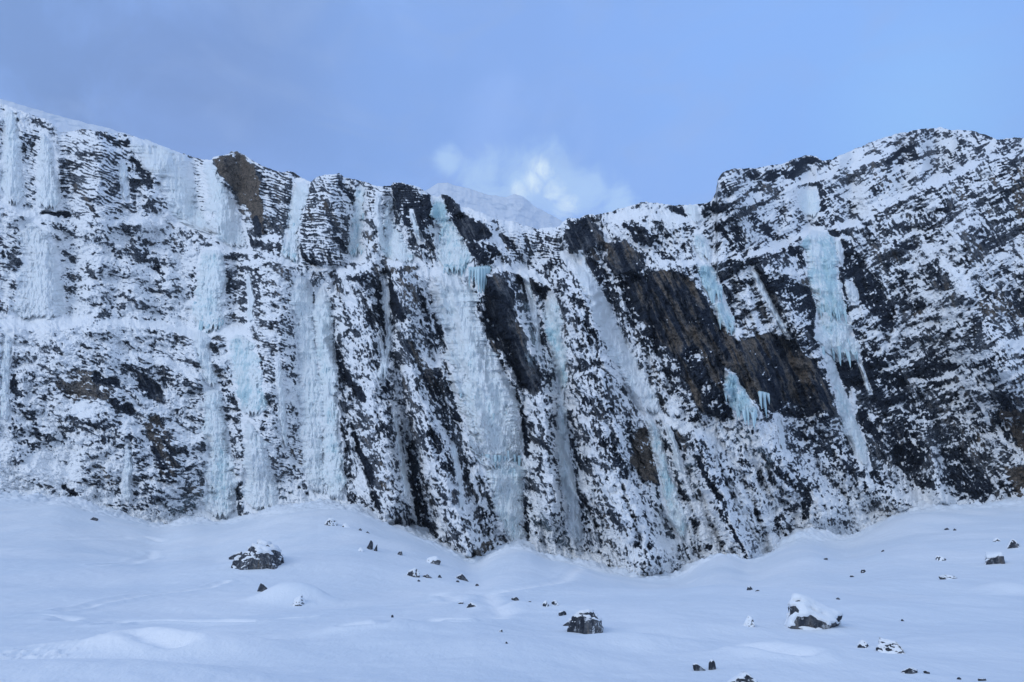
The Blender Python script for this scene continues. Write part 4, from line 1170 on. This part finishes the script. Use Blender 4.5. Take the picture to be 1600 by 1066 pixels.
# ------------------------------------------------------------------ far mountains standing in cloud
def make_far_mat():
    m, t, p = material('far_snow')
    P = t.add('ShaderNodeTexCoord').outputs['Object']
    n = t.noise(t.mapping(P, (1, 1, 1.8), (0, R(25), 0)), 0.007, 8, 0.68)
    c = t.mix(t.maprange(n, 0.33, 0.50), (0.56, 0.65, 0.76), (0.82, 0.87, 0.94))  # pale, low contrast: cloud haze is partly painted into these colours
    t.put(p.inputs['Base Color'], c); t.put(p.inputs['Roughness'], .9)
    return m
M_FAR = make_far_mat()
def far(name, label, cr, ydist, drop, seed):
    n, m = 260, 120
    xs = np.linspace(cr[0][0], cr[-1][0], n)
    cy = curve(cr, xs) + 1.5 * fbm(xs, xs * 0 + seed, 18, 4, .6, seed)
    rows = []
    for j in range(m):
        t = j / (m - 1)
        py = cy + t * drop
        a, mm = ray(xs, py)
        Yd = ydist * (1 - 0.30 * t) - 55 * fbm(xs, py, 26, 6, .6, seed + 1, ridged=True)
        rows.append(np.stack([a * Yd, Yd, CAMZ + mm * Yd], -1))
    a, mm = ray(xs, cy)
    back = np.stack([a * (ydist + 450), ydist + 450 + 0 * a, CAMZ + mm * ydist - 160], -1)
    V = np.concatenate([[back], np.array(rows)], 0)
    o = link(name, mesh_np(name, V.reshape(-1, 3), grid_quads(m + 1, n)), M_FAR)
    tag(o, label, 'mountain', kind='structure')
far('far_mountain', 'faint snowy mountain fading into cloud behind the notch in the cliff',
    [(560,350),(640,312),(668,296),(685,286),(700,286),(715,290),(740,297),(760,304),(790,308),(805,303),(818,308),(835,322),(860,335),(885,350),(960,385)], 4100, 130, 610)
far('far_mountain', 'ghostly snow slope dissolving in cloud above the left end of the cliff',
    [(-260,110),(0,154),(60,172),(100,183),(140,193),(200,209),(230,222),(330,285)], 4000, 120, 620)

# ------------------------------------------------------------------ mountain air: haze box
HAZE = 0.0001
if HAZE > 0:
    hm = bpy.data.materials.new('haze'); hm.use_nodes = True
    t = NT(hm.node_tree); hm.node_tree.nodes.clear()
    pv = t.add('ShaderNodeVolumePrincipled'); ou = t.add('ShaderNodeOutputMaterial')
    pv.inputs['Density'].default_value = HAZE
    pv.inputs['Color'].default_value = (0.78, 0.89, 1.0, 1)
    t.l.new(pv.outputs[0], ou.inputs['Volume'])
    x0, x1, y0, y1, z0, z1 = -4600, 4600, -420, 4700, -20, 3100
    vs = [(x, y, z) for x in (x0, x1) for y in (y0, y1) for z in (z0, z1)]
    fs = [(0,1,3,2),(4,6,7,5),(0,4,5,1),(2,3,7,6),(0,2,6,4),(1,5,7,3)]
    hme = bpy.data.meshes.new('haze'); hme.from_pydata(vs, [], fs); hme.update()
    ho = link('haze', hme, hm)
    tag(ho, 'thin blue mountain haze', 'haze', kind='stuff')
